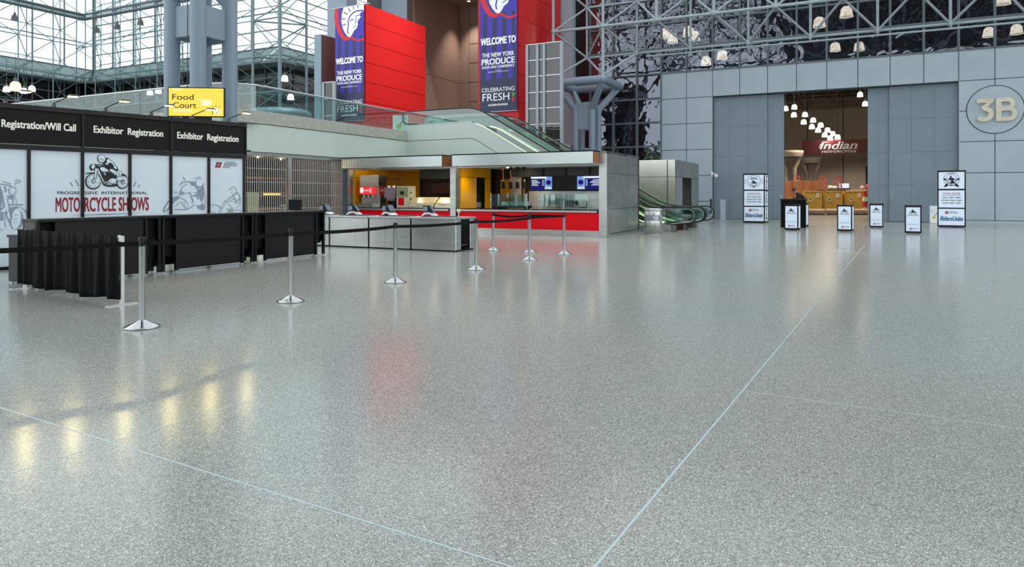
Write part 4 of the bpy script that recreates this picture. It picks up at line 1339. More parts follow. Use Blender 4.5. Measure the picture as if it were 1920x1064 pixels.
# ================================================================== BLACK COUNTERS, DRAPE, STANCHIONS
CRZ = math.atan2(.893, .45)
CO = Vector((-7.47, 10.72, 0))
CD = Vector((.45, .893, 0)).normalized()
for k, lab in enumerate(['black registration counter nearest the camera, partly behind the drape', 'middle black registration counter of the row', 'far black registration counter ending beside the steel counters']):
    p = CO + CD * (k * 2.185)
    t = thing('registration_counter', lab, 'counter', (p.x, p.y, 0), CRZ, 'black registration counters')
    mb().box(-.005, -.03, 1.03, 2.165, .40, 1.08).build('worktop', M['black'], t, bevel=.004)
    mb().box(.32, .03, .05, 1.84, .07, 1.03).build('front_panel', M['black'], t)
    for a, b in ((.04, .32), (1.84, 2.12)):
        m = mb().box(a, .10, .30, b, .13, 1.03).box(a, .05, .62, b, .35, .65)
        m.build('end_panel', M['black_matt'], t)
    for a in (.0, .28, 1.84, 2.10):
        lg_ = mb().box(a, .0, .03, a + .055, .06, 1.03).build('leg', M['black'], t, bevel=.003)
        mb().lathe([(.022, 0), (.022, .03)], (a + .028, .03, 0), 10).build('foot', M['alu'], lg_)
    for a in (.0, 2.10):
        lg_ = mb().box(a, .32, .03, a + .055, .38, 1.03).build('leg', M['black'], t, bevel=.003)
        mb().lathe([(.022, 0), (.022, .03)], (a + .028, .35, 0), 10).build('foot', M['alu'], lg_)
    mb().box(.0, .06, .12, .02, .32, 1.03).build('side_panel', M['dark_grey'] if k == 0 else M['black'], t)
    mb().box(2.135, .06, .34, 2.155, .32, 1.03).build('side_panel', M['black'], t)
    mb().box(.06, .35, .12, 2.10, .37, 1.03).build('rear_panel', M['black_matt'], t)
# low cabinet behind the drape
p = CO + CD * .15 + Vector((-.893, .45, 0)) * .45
t = thing('low_cabinet', 'low black cabinet peeking out left of the black drape', 'cabinet', (p.x, p.y, 0), CRZ)
mb().box(0, 0, .03, .55, .62, .76).build('cabinet_body', M['black'], t)
mb().box(-.02, -.02, .76, .57, .64, .80).build('top', M['black'], t)
for a, b in ((.03, .03), (.5, .03), (.03, .57), (.5, .57)):
    mb().lathe([(.02, 0), (.02, .03)], (a, b, 0), 8).build('foot', M['alu'], t)
# pipe and drape
A0, A1 = Vector((-7.66, 10.74, 0)), Vector((-5.2, 9.1, 0))
dv = (A1 - A0)
L = dv.length
drz = math.atan2(dv.y, dv.x)
dr = thing('pipe_and_drape', 'knee-high black pleated drape on a pale pipe in front of the counters', 'drape', A0, drz)
for x_ in (0, L):
    mb().box(x_ - .022, -.022, .01, x_ + .022, .022, .92).build('upright', M['alu'], dr)
    mb().box(x_ - .05, -.19, 0, x_ + .05, .19, .012).build('base_plate', M['alu'], dr)
mb().tube((0, 0, .89), (L, 0, .89), .02, 10).build('cross_pipe', M['alu'], dr)
mb().box(L - .03, -.04, .85, L + .03, -.022, .93).build('pipe_cap', M['white'], dr)
m = mb()
nx_, nz_ = 200, 12
vs, fs = [], []
random.seed(3)
ph = [random.uniform(0, 6.28) for _ in range(6)]
for j in range(nz_ + 1):
    fz = j / nz_
    for i in range(nx_ + 1):
        x_ = i / nx_ * (L + .075) - .085
        amp = .012 + .03 * fz
        yv = amp * (math.sin(x_ * 17 + ph[0] + .6 * math.sin(x_ * 3.1 + ph[1])) + .5 * math.sin(x_ * 41 + ph[2]) * (1 - fz * .6)) - .062
        z = .925 - fz * (.86 + .02 * math.sin(x_ * 5 + ph[3])) + (.006 * math.sin(x_ * 90 + ph[4]) if j < 2 else 0)
        if j == 1:
            yv = -.062 + (yv + .062) * .5
        vs.append((x_ + (.02 * math.sin(x_ * 9 + ph[5])) * fz, yv, z))
for j in range(nz_):
    for i in range(nx_):
        a = j * (nx_ + 1) + i
        fs.append((a, a + 1, a + nx_ + 2, a + nx_ + 1))
m.add(vs, fs, 0, True)
dro = m.build('drape', M['fabric'], dr)
sd = dro.modifiers.new('thickness', 'SOLIDIFY'); sd.thickness = .006

# stanchions
SP = [(-4.09, 7.55), (-3.04, 9.38), (-1.95, 11.41), (-.70, 13.34), (-.49, 17.87), (.39, 15.34), (1.28, 16.8), (.45, 17.3)]
SL = ['chrome belt stanchion nearest the camera beside the black drape', 'second nearest chrome belt stanchion standing before the middle black counter', 'chrome belt stanchion in front of the steel register counters', 'chrome belt stanchion at the right corner of the steel counters', 'chrome belt stanchion, left of the far trio before the red counter', 'nearest of the chrome stanchions grouped before the red kiosk counter', 'rightmost chrome belt stanchion before the red kiosk counter', 'chrome belt stanchion hidden right behind the nearest one before the red counter']
st0 = None
for (x, y), lab in zip(SP, SL):
    if st0 is None:
        st0 = thing('belt_stanchion', lab, 'stanchion', (x, y, 0), 0, 'chrome belt stanchions')
        mb().lathe([(.001, .0), (.182, .0), (.184, .012), (.176, .02), (.15, .03), (.09, .058), (.045, .082), (.034, .09)], n=40).build('base', M['chrome'], st0)
        mb().lathe([(.0325, .08), (.0325, .90), (.034, .905), (.034, .915)], n=24).build('pole', M['chrome'], st0)
        mb().lathe([(.036, .905), (.038, .91), (.038, .985), (.034, 1.0), (.001, 1.002)], n=24).build('belt_head', M['black'], st0)
        mb().box(-.012, -.046, .90, .012, -.034, .985).build('belt_clip', M['rubber'], st0)
    else:
        c = copy_tree(st0)
        c.location = (x, y, 0)
        c['label'] = lab
def belt(a, b, label, z0=.935, z1=.935, sag=.02, hw=.026, twist=0.0):
    a, b = Vector((a[0], a[1], 0)), Vector((b[0], b[1], 0))
    d = (b - a).normalized()
    a = a + d * .04; b = b - d * .04
    s = Vector((-d.y, d.x, 0)) * .0015
    n = 12
    m = mb()
    vs, fs = [], []
    for i in range(n + 1):
        f_ = i / n
        p = a.lerp(b, f_)
        z = z0 + (z1 - z0) * f_ - sag * 4 * f_ * (1 - f_)
        h = hw * (1 - twist * f_)
        for (sg_, zz) in ((1, -h), (-1, -h), (-1, h), (1, h)):
            vs.append((p.x + s.x * sg_, p.y + s.y * sg_, z + zz))
    for i in range(n):
        for k in range(4):
            fs.append((i * 4 + k, i * 4 + (k + 1) % 4, (i + 1) * 4 + (k + 1) % 4, (i + 1) * 4 + k))
    fs.append((0, 1, 2, 3)); fs.append((n * 4 + 3, n * 4 + 2, n * 4 + 1, n * 4))
    m.add(vs, fs)
    tag(m.build('barrier_belt', M['black_matt']), label, 'belt', 'black barrier belts')
belt((-5.6, 6.1), SP[0], 'black barrier belt running left out of the picture from the nearest stanchion', sag=.012)
belt(SP[0], SP[1], 'black barrier belt between the two nearest stanchions')
belt(SP[1], SP[2], 'black barrier belt from the second stanchion to the one before the steel counters')
belt(SP[2], SP[3], 'black barrier belt crossing the right steel register counters')
belt(SP[3], SP[5], 'black barrier belt from the steel counter corner to the red counter group')
belt(SP[4], SP[7], 'black barrier belt sagging between the left pair of far stanchions', sag=.04)
belt(SP[7], SP[6], 'wide twisted black barrier belt at the right before the red counter', z0=.91, hw=.055, twist=.5, sag=.0)

# ================================================================== STEEL REGISTER COUNTERS
RG = Vector((-1.44, 17.4, 0))
RL = ['right end steel register counter with an open side', 'second steel register counter from its right end', 'third steel register counter from the right end of the row', 'fourth steel register counter from the right, half behind the black counter', 'fifth steel register counter mostly hidden behind the black counter']
for k in range(5):
    t = thing('register_counter', RL[k], 'counter', grid(RG, -1.385 * (k + 1), 0), TH, 'steel register counters')
    dep = 1.0 if k == 0 else .75
    if k == 0:
        m = mb().box(.03, 0, .03, 1.385, .03, .82).box(1.355, .03, .03, 1.385, .28, .82).box(1.355, .75, .03, 1.385, 1.0, .82).box(.03, .95, .03, 1.355, 1.0, .82)
        m.box(.03, .03, .1, .05, .95, .82)
        m.build('cabinet_body', M['steel'], t, bevel=.012)
        mb().box(.1, .3, .12, 1.3, .9, .15).build('shelf', M['dark_grey'], t)
        for a, b in ((1.2, .36), (1.2, .68)):
            mb().tube((a, b - .02, .05), (a, b + .02, .05), .05, 12).tube((a, b, .05), (a, b, .12), .012, 6).build('caster', M['rubber'], t)
    else:
        m = mb().box(.03, 0, .03, 1.365, dep, .82)
        m.build('cabinet_body', M['steel_dark'] if k > 1 else M['steel'], t, bevel=.006)
        mb().box(.9 if k > 1 else .55, -.004, .05, .906 if k > 1 else .556, 0, .8).build('panel_seam', M['chrome'], t)
    mb().box(.0, .01, .03, .03, dep, .86).build('joint_strip', M['black_matt'], t)
    mb().box(.03, .03, .0, 1.36, dep - .05, .03).build('plinth', M['black_matt'], t)
    mb().box(.005, -.04, .825, 1.40 if k == 0 else 1.38, dep + .02, .875).build('worktop', M['alu'], t, bevel=.006)
    mb().box(.25, .12, .875, 1.15, .6, .895).build('counter_mat', M['dark_grey'], t)
RT = [(-1.0, .875, 0), (-2.32, .895, 0), (-3.54, .895, 0), (-4.57, .895, 0)]
PL = ['white payment terminal on the right end steel counter', 'white payment terminal on the second steel counter from the right', 'white payment terminal on the third steel counter from the right', 'white payment terminal just right of the black counter end']
pt0 = None
for k, (x_, z_, _) in enumerate(RT):
    p = grid(RG, x_, .34, .896)
    if pt0 is None:
        pt0 = thing('payment_terminal', PL[k], 'terminal', p, TH + .25, 'payment terminals on the steel counters')
        m = mb()
        pr_ = [(-.20, 0), (-.19, .03), (-.12, .09), (-.04, .11), (.06, .09), (.15, .05), (.20, .02), (.2, 0), (.1, 0), (.04, .04), (-.04, .05), (-.12, .02), (-.15, 0)]
        m.prism(pr_, -.12, .12)
        m.build('base', M['white'], pt0, bevel=.008)
        m = mb().add([(-.10, -.13, .10), (.12, -.13, .10), (.12, .13, .10), (-.10, .13, .10), (-.17, -.13, .27), (.0, -.13, .29), (.0, .13, .29), (-.17, .13, .27)], [(0, 3, 2, 1), (4, 5, 6, 7), (0, 1, 5, 4), (1, 2, 6, 5), (2, 3, 7, 6), (3, 0, 4, 7)])
        h_ = m.build('screen_housing', M['black'], pt0, bevel=.01)
        mb().add([(.125, -.11, .115), (.125, .11, .115), (.012, .11, .28), (.012, -.11, .28)], [(0, 1, 2, 3)]).build('screen', M['screen_pale_blue'], h_)
        mb().box(-.14, -.135, .13, -.02, -.131, .25).build('card_reader', M['screen_pale_blue'], h_)
    else:
        c = copy_tree(pt0)
        c.location = p
        c['label'] = PL[k]
        c.rotation_euler = (0, 0, TH + [.25, -.1, .4, .1][k])
p = grid(RG, -5.75, .3, .896)
mo = thing('register_monitor', 'dark register monitor standing behind the black counter', 'monitor', p, TH + .1)
mb().box(-.22, 0, .1, .22, .04, .42).build('screen', M['black'], mo, bevel=.006)
mb().box(-.04, .04, 0, .04, .08, .2).box(-.12, -.06, 0, .12, .14, .02).build('stand', M['dark_grey'], mo)
tag(mb().lathe([(.02, 0), (.04, .004), (.012, .012), (.012, .1), (.05, .14), (.055, .2), (.03, .21), (.001, .21)], grid(RG, -.18, .45, .876), 14).build('goblet', M['paper']), 'small pale cup standing at the right end of the steel counters', 'cup')

# ================================================================== FOOD KIOSK
ki = thing('food_kiosk', 'steel clad food kiosk with two lit serving bays', 'kiosk', KIO, TH)
for a, b, lab in ((-.28, 0, None), (-6.2, -5.95, None), (-11.22, -11.06, None)):
    mb().box(a, 0, 0, b, .3, 2.94).build('pillar', M['steel_dark'], ki, bevel=.006)
m = mb()
ys = [.31, 2.35, 3.9]
zs = [.12, .96, 2.19, 2.93]
for a, b in zip(ys, ys[1:]):
    for c, d in zip(zs, zs[1:]):
        m.box(-.06, a + .01, c + .008, 0, b - .01, d - .008, 0)
m.box(-.1, .3, 0, -.02, 3.9, 2.93, 1).box(-.06, .3, 0, .015, 3.9, .1, 0)
m.build('side_wall', [M['steel_dark'], M['joint']], ki)
for a, b in ((-10.9, -6.17), (-5.73, -.27)):
    hp = mb().box(a, -.62, 2.50, b, 0, 2.90, 0).build('header_panel', M['steel_header'], ki, bevel=.004)
    mb().box(a - .02, -.64, 2.90, b + .02, .1, 2.935).build('top_edge', M['black_matt'], hp)
    mb().box(b, -.58, 2.52, b + .012, -.02, 2.88).build('end_reflection', M['wood'], hp)  # amber header end: a gold reflection put into the colour
mb().box(-11.2, 0, 2.86, 0, 3.9, 2.94).build('roof_slab', M['dark_grey'], ki)
mb().box(-11.1, .0, 2.52, -.1, 3.9, 2.56).build('ceiling_panel', M['white'], ki)
mb().box(-11.0, .02, 2.46, -6.2, .14, 2.53).box(-5.95, .02, 2.46, -.28, .14, 2.53).build('soffit_edge', M['alu'], ki)
mb().box(-11.2, 3.7, 0, 0, 3.9, 2.86).build('back_wall', M['kiosk_back'], ki)
mb().box(-9.3, 2.55, 2.12, -6.2, 2.62, 2.54).box(-5.0, 2.75, 2.16, -.1, 2.82, 2.54).build('bulkhead', M['bulkhead'], ki)
# yellow return walls
m = mb()
m.box(-11.06, .3, .0, -11.0, 3.7, 2.14).box(-11.06, .3, 2.16, -11.0, 3.7, 2.54).box(-11.0, 3.4, .9, -9.9, 3.45, 2.54)
m.build('yellow_panel', M['yellow'], ki)
m = mb()
m.box(-5.97, .3, .0, -5.9, 1.5, 2.12).box(-5.97, .3, 2.14, -5.9, 2.7, 2.54).box(-5.97, 2.3, 0, -5.9, 2.68, 2.12).box(-5.9, 3.55, .9, -4.75, 3.6, 2.1)
m.build('yellow_panel', M['yellow'], ki)
mb().box(-6.26, .3, 0, -6.2, 3.7, 2.54).build('partition', M['shop_dark'], ki)
mb().box(-11.2, .3, 0, -11.07, 3.9, 2.86).build('end_wall', M['shop_dark'], ki)
mb().box(-6.2, .31, 1.9, -5.98, 1.6, 2.54).box(-6.2, 2.3, 1.9, -5.98, 2.7, 2.54).build('lintel', M['shop_dark'], ki)
mb().box(-5.28, 3.3, .9, -4.8, 3.7, 2.5).build('hood_duct', M['steel'], ki)
for k, (x_, y_) in enumerate([(-10.3, .7), (-8.9, .9), (-7.3, .6), (-5.4, .5), (-4.6, 1.8), (-1.9, .6), (-.9, 1.0), (-3.1, .9)]):
    d_ = mb().lathe([(.001, 2.512), (.09, 2.513), (.11, 2.505), (.11, 2.52)], (x_, y_, 0), 18).build('downlight', M['downlight'], ki)
    ld = bpy.data.lights.new('downlight_light', 'SPOT')
    ld.energy = 42; ld.spot_size = 2.2; ld.spot_blend = .9; ld.color = (1, .86, .66); ld.shadow_soft_size = .09
    lo = bpy.data.objects.new('light_source', ld); COL.objects.link(lo); lo.parent = d_; lo.location = (x_, y_, 2.49)

for (a, b, lab) in ((-11.0, -6.22, 'red fronted serving counter in the left kiosk bay'), (-5.88, -.3, 'red fronted serving counter in the right kiosk bay')):
    t = thing('serving_counter', lab, 'counter', grid(KIO, a, .06), TH, 'red serving counters of the kiosk')
    L_ = b - a
    mb().box(0, 0, .22, L_ / 2 - .003, .06, .83).build('front_panel', M['red'], t, bevel=.004)
    mb().box(L_ / 2 + .003, 0, .22, L_, .06, .83).build('front_panel', M['red'], t, bevel=.004)
    mb().box(.0, .03, 0, L_, .9, .22).build('base', M['steel'], t)
    mb().box(.02, .06, .22, L_ - .02, .9, .86).build('cabinet_body', M['dark_grey'], t)
    mb().box(-.0, -.05, .84, L_ - .06, .02, .90).build('edge_strip', M['alu'], t, bevel=.004)
    mb().box(.0, -.02, .90, L_, .95, .93).build('worktop', M['black'], t)

def K3(x_, y_, z_=.931):
    return grid(KIO, x_, y_, z_)
# soda dispenser with lit red sign
sdp = thing('soda_dispenser', 'tall steel soda dispenser with a lit red sign in the left kiosk bay', 'dispenser', K3(-10.76, .2), TH)
mb().box(0, .12, .85, .95, .68, 1.32).build('ice_bin', M['steel'], sdp, bevel=.01)
mb().box(.0, .25, 0, .95, .66, .85).build('cabinet_body', M['steel_dark'], sdp)
s_ = mb().box(.0, .1, .55, .70, .25, .84).build('lit_sign', M['screen_red'], sdp)
mb().box(.05, .095, .6, .2, .1, .8).box(.56, .095, .6, .6, .1, .8).build('sign_graphics', M['screen_white'], s_)
mb().text('Coca-Cola', .38, .70, .3, .07, .096, bold=.02, shear=.3).build('lettering', M['screen_white'], s_)
r_ = mb().box(.945, .2, .5, .96, .66, .84).build('side_sign', M['ink_red'], sdp)
vs, fs = glyphs('Coca-Cola', .0, .3, 1.0)
g_ = mb().add([(.962, .24 + v[0] * .085, .66 + v[1] * .16) for v in vs], fs)
g_.build('lettering', M['letter_white'], r_)
for k in range(6):
    mb().tube((.08 + k * .11, .18, .52), (.08 + k * .11, .18, .40), .018, 8).build('nozzle', M['white' if k % 2 else 'black'], sdp)
mb().box(-.02, .02, 0, .72, .3, .16).build('drip_tray', M['steel'], sdp)
mb().box(.76, .24, .86, .86, .236, .96).build('lever', M['ink_blue'], sdp)
# juice dispenser and slush dispenser
jd = thing('juice_dispenser', 'dark juice dispenser with two white caps next to the soda dispenser', 'dispenser', K3(-9.5, .22), TH)
mb().box(0, .1, .0, .5, .6, .12).box(0, .3, .12, .5, .6, .8).build('cabinet_body', M['black'], jd)
mb().box(.03, .06, .38, .47, .3, .8).build('display_panel', M['display_mix'], jd)
for a in (.12, .36):
    mb().lathe([(.06, .8), (.06, .88), (.001, .88)], (a, .22, 0), 12).build('cap', M['white'], jd)
for a in (.1, .2, .3, .4):
    mb().tube((a, .2, .38), (a, .2, .27), .02, 8).build('nozzle', M['chrome'], jd)
sl_ = thing('coffee_dispenser', 'pale patterned drinks dispenser left of the metal food warmers', 'dispenser', K3(-8.9, .22), TH)
mb().box(0, .1, 0, .58, .6, .86).build('cabinet_body', M['paper'], sl_, bevel=.01)
mb().box(.03, .09, .42, .55, .1, .82).build('display_panel', M['display_green'], sl_)
mb().box(.08, .088, .1, .36, .1, .4).build('picture_panel', M['red'], sl_)
mb().box(.18, .086, .52, .36, .09, .66).build('screen', M['black'], sl_)
for k in range(5):
    mb().ball((.62, .2, .12 + k * .12), .045, 8).build('cup_holder', M['white' if k % 2 else 'green'], sl_)
# food warmers with sloping lids
for (a, b, lab) in ((-8.19, -7.05, 'left of two food warmers with pale sloping metal lids'), (-6.98, -6.25, 'right food warmer with a pale sloping metal lid beside the pillar')):
    t = thing('food_warmer', lab, 'food warmer', K3(a, .14), TH, 'food warmers in the left bay')
    w_ = b - a
    vs = []
    pf = [(0, .0), (0, .12), (.06, .2), (.42, .42), (.62, .42), (.62, 0)]
    m = mb()
    n = len(pf)
    vs = [(0, y_, z_) for y_, z_ in pf] + [(w_, y_, z_) for y_, z_ in pf]
    m.add(vs, [tuple(range(n)), tuple(reversed(range(n, 2 * n)))] + [(i, i + n, (i + 1) % n + n, (i + 1) % n) for i in range(n)])
    m.build('lid', M['cream_lid'], t, bevel=.01)
    mb().box(0, -.012, .02, w_, 0, .07).build('front_trim', M['alu'], t)
    mb().tube((w_ * .3, -.03, .13), (w_ * .7, -.03, .13), .012, 8).build('handle', M['alu'], t)
tag(mb().box(0, 0, 1.45, 1.6, .04, 2.0).box(.04, -.01, 1.5, 1.56, 0, 1.95, 1).build('menu_board', [M['black'], M['menu_brown']], None, grid(KIO, -9.0, 2.9), TH), 'dim brown striped menu board at the back of the left kiosk bay', 'menu board')
bs = thing('back_shelf', 'dark steel back shelf unit inside the left kiosk bay', 'shelf', grid(KIO, -9.2, 3.0), TH)
mb().box(0, 0, 0, 2.9, .65, .9).build('cabinet_body', M['steel_dark'], bs)
mb().box(1.55, .1, .9, 1.6, .15, 2.1).box(2.85, .1, .9, 2.9, .15, 2.1).build('post', M['alu'], bs)
mb().box(1.5, .0, 1.5, 2.9, .5, 1.53).build('shelf', M['steel_dark'], bs)

# right bay: sneeze guards, heat lamps, screens, kitchen gear
sgd = thing('sneeze_guard', 'row of glass sneeze guards on slim posts along the right red counter', 'sneeze guard', K3(-4.7, .3), TH)
px_ = [(.1, 0), (1.58, 0), (2.1, 0), (3.01, 0), (3.92, 0), (.55, .5), (2.02, .5), (2.75, .5), (4.35, .5)]
for x_, y_ in px_:
    p_ = mb().tube((x_, y_, 0), (x_, y_, .58), .016, 8).build('post', M['alu'], sgd)
    mb().box(x_ - .03, y_ - .03, .34, x_ + .03, y_ + .03, .38).build('clamp', M['chrome'], p_)
for a, b in ((.1, 1.58), (2.1, 3.01), (3.01, 3.92)):
    mb().box(a + .02, -.006, .06, b - .02, .006, .55).build('glass_pane', M['green_glass'], sgd)
hl0 = None
for k, x_ in enumerate((-4.3, -3.99, -3.7, -3.42)):
    lab = ['leftmost hanging heat lamp, copper cord, over the right red counter', 'second hanging heat lamp from the left, copper cord', 'third hanging heat lamp from the left, black cord', 'rightmost hanging heat lamp, black cord, over the right red counter'][k]
    t = thing('heat_lamp', lab, 'lamp', grid(KIO, x_, .7, 1.68), TH, 'heat lamps over the right counter')
    mb().lathe([(.085, 0), (.075, .02), (.07, .2), (.045, .25), (.03, .28), (.001, .29)], n=16).build('lamp_shade', M['black'], t)
    mb().lathe([(.032, .28), (.032, .32), (.001, .33)], n=12).build('collar', M['alu'], t)
    mb().path([(0, 0, .32), (.015, 0, .45), (-.012, 0, .58), (.01, 0, .7)], .014, 8).build('cord', M['copper'] if k < 2 else M['black'], t)
    mb().lathe([(.03, .68), (.06, .72), (.06, .835), (.001, .836)], n=14).build('canopy', M['copper'] if k == 0 else M['black'], t)
for k, (a, lab) in enumerate([(-4.06, 'left blue menu screen hanging in the right kiosk bay'), (-3.08, 'black switched off middle menu screen in the right kiosk bay'), (-2.10, 'right blue menu screen hanging in the right kiosk bay')]):
    t = thing('menu_screen', lab, 'screen', grid(KIO, a, 2.6, 1.63), TH, 'menu screens in the right kiosk bay')
    mb().box(0, 0, 0, .97, .06, .56).build('screen_frame', M['black'], t, bevel=.006)
    if k != 1:
        s_ = mb().box(.02, -.004, .02, .95, .0, .54).build('screen_picture', M['screen_blue'], t)
        fl_ = (lambda v: v) if k == 0 else (lambda v: .97 - v)
        def bx(m_, a_, z0_, b_, z1_, y_=-.006):
            a2, b2 = sorted((fl_(a_), fl_(b_)))
            m_.box(a2, y_, z0_, b2, -.003, z1_)
        m = mb(); bx(m, .62, .03, .94, .53); m.build('screen_graphics', M['screen_sky'], s_)
        m = mb(); bx(m, .03, .46, .7, .53, -.008)
        for j in range(5):
            bx(m, .06, .38 - j * .05, .30 + .06 * ((j * 7) % 3), .40 - j * .05, -.007)
            bx(m, .52, .38 - j * .05, .58, .40 - j * .05, -.007)
        bx(m, .74, .06, .92, .11, -.007)
        m.build('screen_graphics', M['screen_white'], s_)
        m = mb().prism(ell(fl_(.79), .30, .11, .10, 18), -.008, -.006); m.build('screen_graphics', M['screen_blue'], s_)
        m = mb(); bx(m, .66, .05, .72, .13, -.008); m.build('screen_graphics', M['screen_yellow'], s_)
    mb().box(.4, .06, .2, .5, .16, 1.0).build('bracket', M['dark_grey'], t)
kc = thing('back_counter', 'long steel back counter inside the right kiosk bay', 'counter', grid(KIO, -5.2, 2.9), TH)
mb().box(0, 0, 0, 4.9, .38, .88).build('cabinet_body', M['steel_dark'], kc)
mb().box(0, -.03, .88, 4.9, .38, .92).build('worktop', M['steel'], kc)
mb().box(0.6, .72, .92, 4.9, .75, 1.6).build('splash_back', M['steel'], kc)
tag(mb().lathe([(.12, 0), (.15, .4), (.16, .4), (.15, .38), (.001, .05)], grid(KIO, -3.55, 3.05, .925), 18).build('stock_pot', M['white']), 'pale bucket on the steel back counter of the right bay', 'bucket')
mw = thing('toaster_oven', 'small dark oven on the steel back counter under the right menu screen', 'oven', grid(KIO, -2.75, 2.95, .925), TH)
mb().box(0, 0, 0, .6, .3, .35).build('oven_body', M['steel_dark'], mw, bevel=.01)
mb().box(.03, -.012, .04, .42, 0, .31).build('oven_door', M['black'], mw)
mb().box(.46, -.012, .04, .57, 0, .31).build('control_panel', M['dark_grey'], mw)
gr = thing('flat_grill', 'low black griddle on the right red counter behind the sneeze guard', 'grill', K3(-4.5, .45), TH)
mb().box(0, 0, .03, 1.3, .45, .12).build('grill_body', M['black'], gr, bevel=.008)
mb().box(.05, .4, .12, 1.25, .44, .26).build('splash_guard', M['steel'], gr)
for a in (.08, 1.18):
    mb().box(a, .05, 0, a + .04, .4, .03).build('foot', M['black_matt'], gr)
ov = thing('stacked_oven', 'steel oven seen through the dark opening in the yellow wall', 'oven', grid(KIO, -6.68, 1.62), TH)
mb().box(0, 0, 0, .6, .62, 1.5).build('oven_body', M['black'], ov)
mb().box(.6, .04, .95, .612, .58, 1.15).build('control_panel', M['alu'], ov)
mb().box(.6, .04, .35, .612, .58, .9).build('oven_door', M['dark_grey'], ov)
mb().tube((.63, .06, .92), (.63, .56, .92), .014, 8).build('handle', M['chrome'], ov)

# rolling grille in front of the closed shop
gr_ = thing('folding_grille', 'tall folding security grille of pale bars under the balcony front', 'grille', grid(KIO, -11.28, 0), TH)
y_ = -6.1
nb = 0
while y_ < -.12:
    mb().box(-.008, y_ - .012, .02, .008, y_ + .012, 2.84).build('bar', M['grille'], gr_)
    y_ += .075 if y_ > -.9 else .098
for z_ in (.5, .95, 1.42, 1.9, 2.38):
    mb().tube((0, -6.1, z_), (0, -.1, z_), .008, 6).build('cross_rod', M['grille'], gr_)
mb().box(-.05, -6.2, 2.82, .05, 0, 2.94).build('head_track', M['steel_dark'], gr_)
mb().box(-.05, -3.19, 0, .06, -3.03, 2.86).build('post', M['alu'], gr_)
mb().box(-.05, -.14, 0, .06, -.0, 2.86).build('post', M['frame_dark'], gr_)
# shop interior
sh = mb()
sh.box(-5.9, .31, 0, .07, .4, 2.95).box(-6.0, -6.2, 0, -5.9, .2, 2.95).box(-5.9, .1, 0, -.15, .2, 2.95).box(-6, -6.3, 2.95, -.05, .2, 3.0).box(-5.9, -6.3, 0, -.2, -6.2, 2.95)
struct(sh.build('wall_shop', M['shop_dark'], None, grid(KIO, -11.28, 0), TH), 'dark walls of the closed shop behind the grille', 'wall')
fz = thing('drinks_machine', 'drinks machine with a lit red sign behind the left end of the grille', 'dispenser', grid(KIO, -12.6, -5.4), TH + PI / 2)
mb().box(-.6, 0, 0, .6, .6, 1.3).build('cabinet_body', M['black'], fz)
s_ = mb().box(-.6, -.03, 1.32, .6, .3, 1.68).build('lit_sign', M['screen_red'], fz)
mb().box(-.58, -.036, 1.36, -.2, -.03, 1.64).build('sign_graphics', M['screen_pale'], s_)
mb().text('Coca-Cola', .2, 1.5, .6, .1, -.035, bold=.02, shear=.3).build('lettering', M['screen_white'], s_)
yp = thing('poster_stand', 'pale green poster column behind the shop grille', 'poster', grid(KIO, -12.2, -3.95), TH + PI / 2)
mb().box(-.26, 0, .75, .26, .3, 1.55).build('poster', M['poster_green'], yp)
mb().box(-.2, .05, 0, .2, .28, .75).build('stand', M['dark_grey'], yp)
sc = thing('shop_counter', 'amber lit wooden shelf counter inside the closed shop', 'shelf', grid(KIO, -13.8, -2.6), TH + PI / 2)
mb().box(-.3, 0, 0, 2.3, .5, .95).build('counter_body', M['wood'], sc)
mb().box(-.3, .1, 1.5, 2.3, .5, 1.55).build('shelf', M['wood'], sc)
mb().box(-.3, .12, 2.1, 2.3, .5, 2.16).build('shelf', M['wood'], sc)
mb().box(.7, .02, 1.44, 1.6, .06, 1.5).build('lit_strip', M['screen_amber'], sc)
for k, (a, b) in enumerate([(-.9, 1.0), (-2.4, .7), (-4.2, 1.1)]):
    ld = bpy.data.lights.new('shop_light', 'POINT')
    ld.energy = 14; ld.color = (1, .78, .55); ld.shadow_soft_size = .1
    lt_ = thing('shop_lamp', ['right', 'middle', 'left'][k] + ' small ceiling lamp inside the closed shop', 'lamp', grid(KIO, -12.9 - b, a, 2.84), TH)
    mb().lathe([(.001, .06), (.04, .065), (.05, .1)], n=12).build('lamp_shade', M['downlight'], lt_)
    lo = bpy.data.objects.new('light_source', ld); COL.objects.link(lo); lo.parent = lt_; lo.location = (0, 0, -.12)
for k, (a, z_) in enumerate([(-4.7, .0), (-2.6, .0), (-2.1, .0)]):
    t = thing('shop_stool', 'pale shop stool behind the grille, %s' % ['left of the pale green poster', 'just right of the grille post', 'furthest right'][k], 'stool', grid(KIO, -12.0, a), TH)
    mb().lathe([(.001, .98), (.18, 1.0), (.2, 1.05), (.001, 1.08)], n=16).build('seat', M['box_grey'], t)
    mb().tube((0, 0, .02), (0, 0, .98), .025, 8).build('pole', M['alu'], t)
    mb().lathe([(.2, 0), (.2, .02), (.03, .04)], n=16).build('base', M['alu'], t)

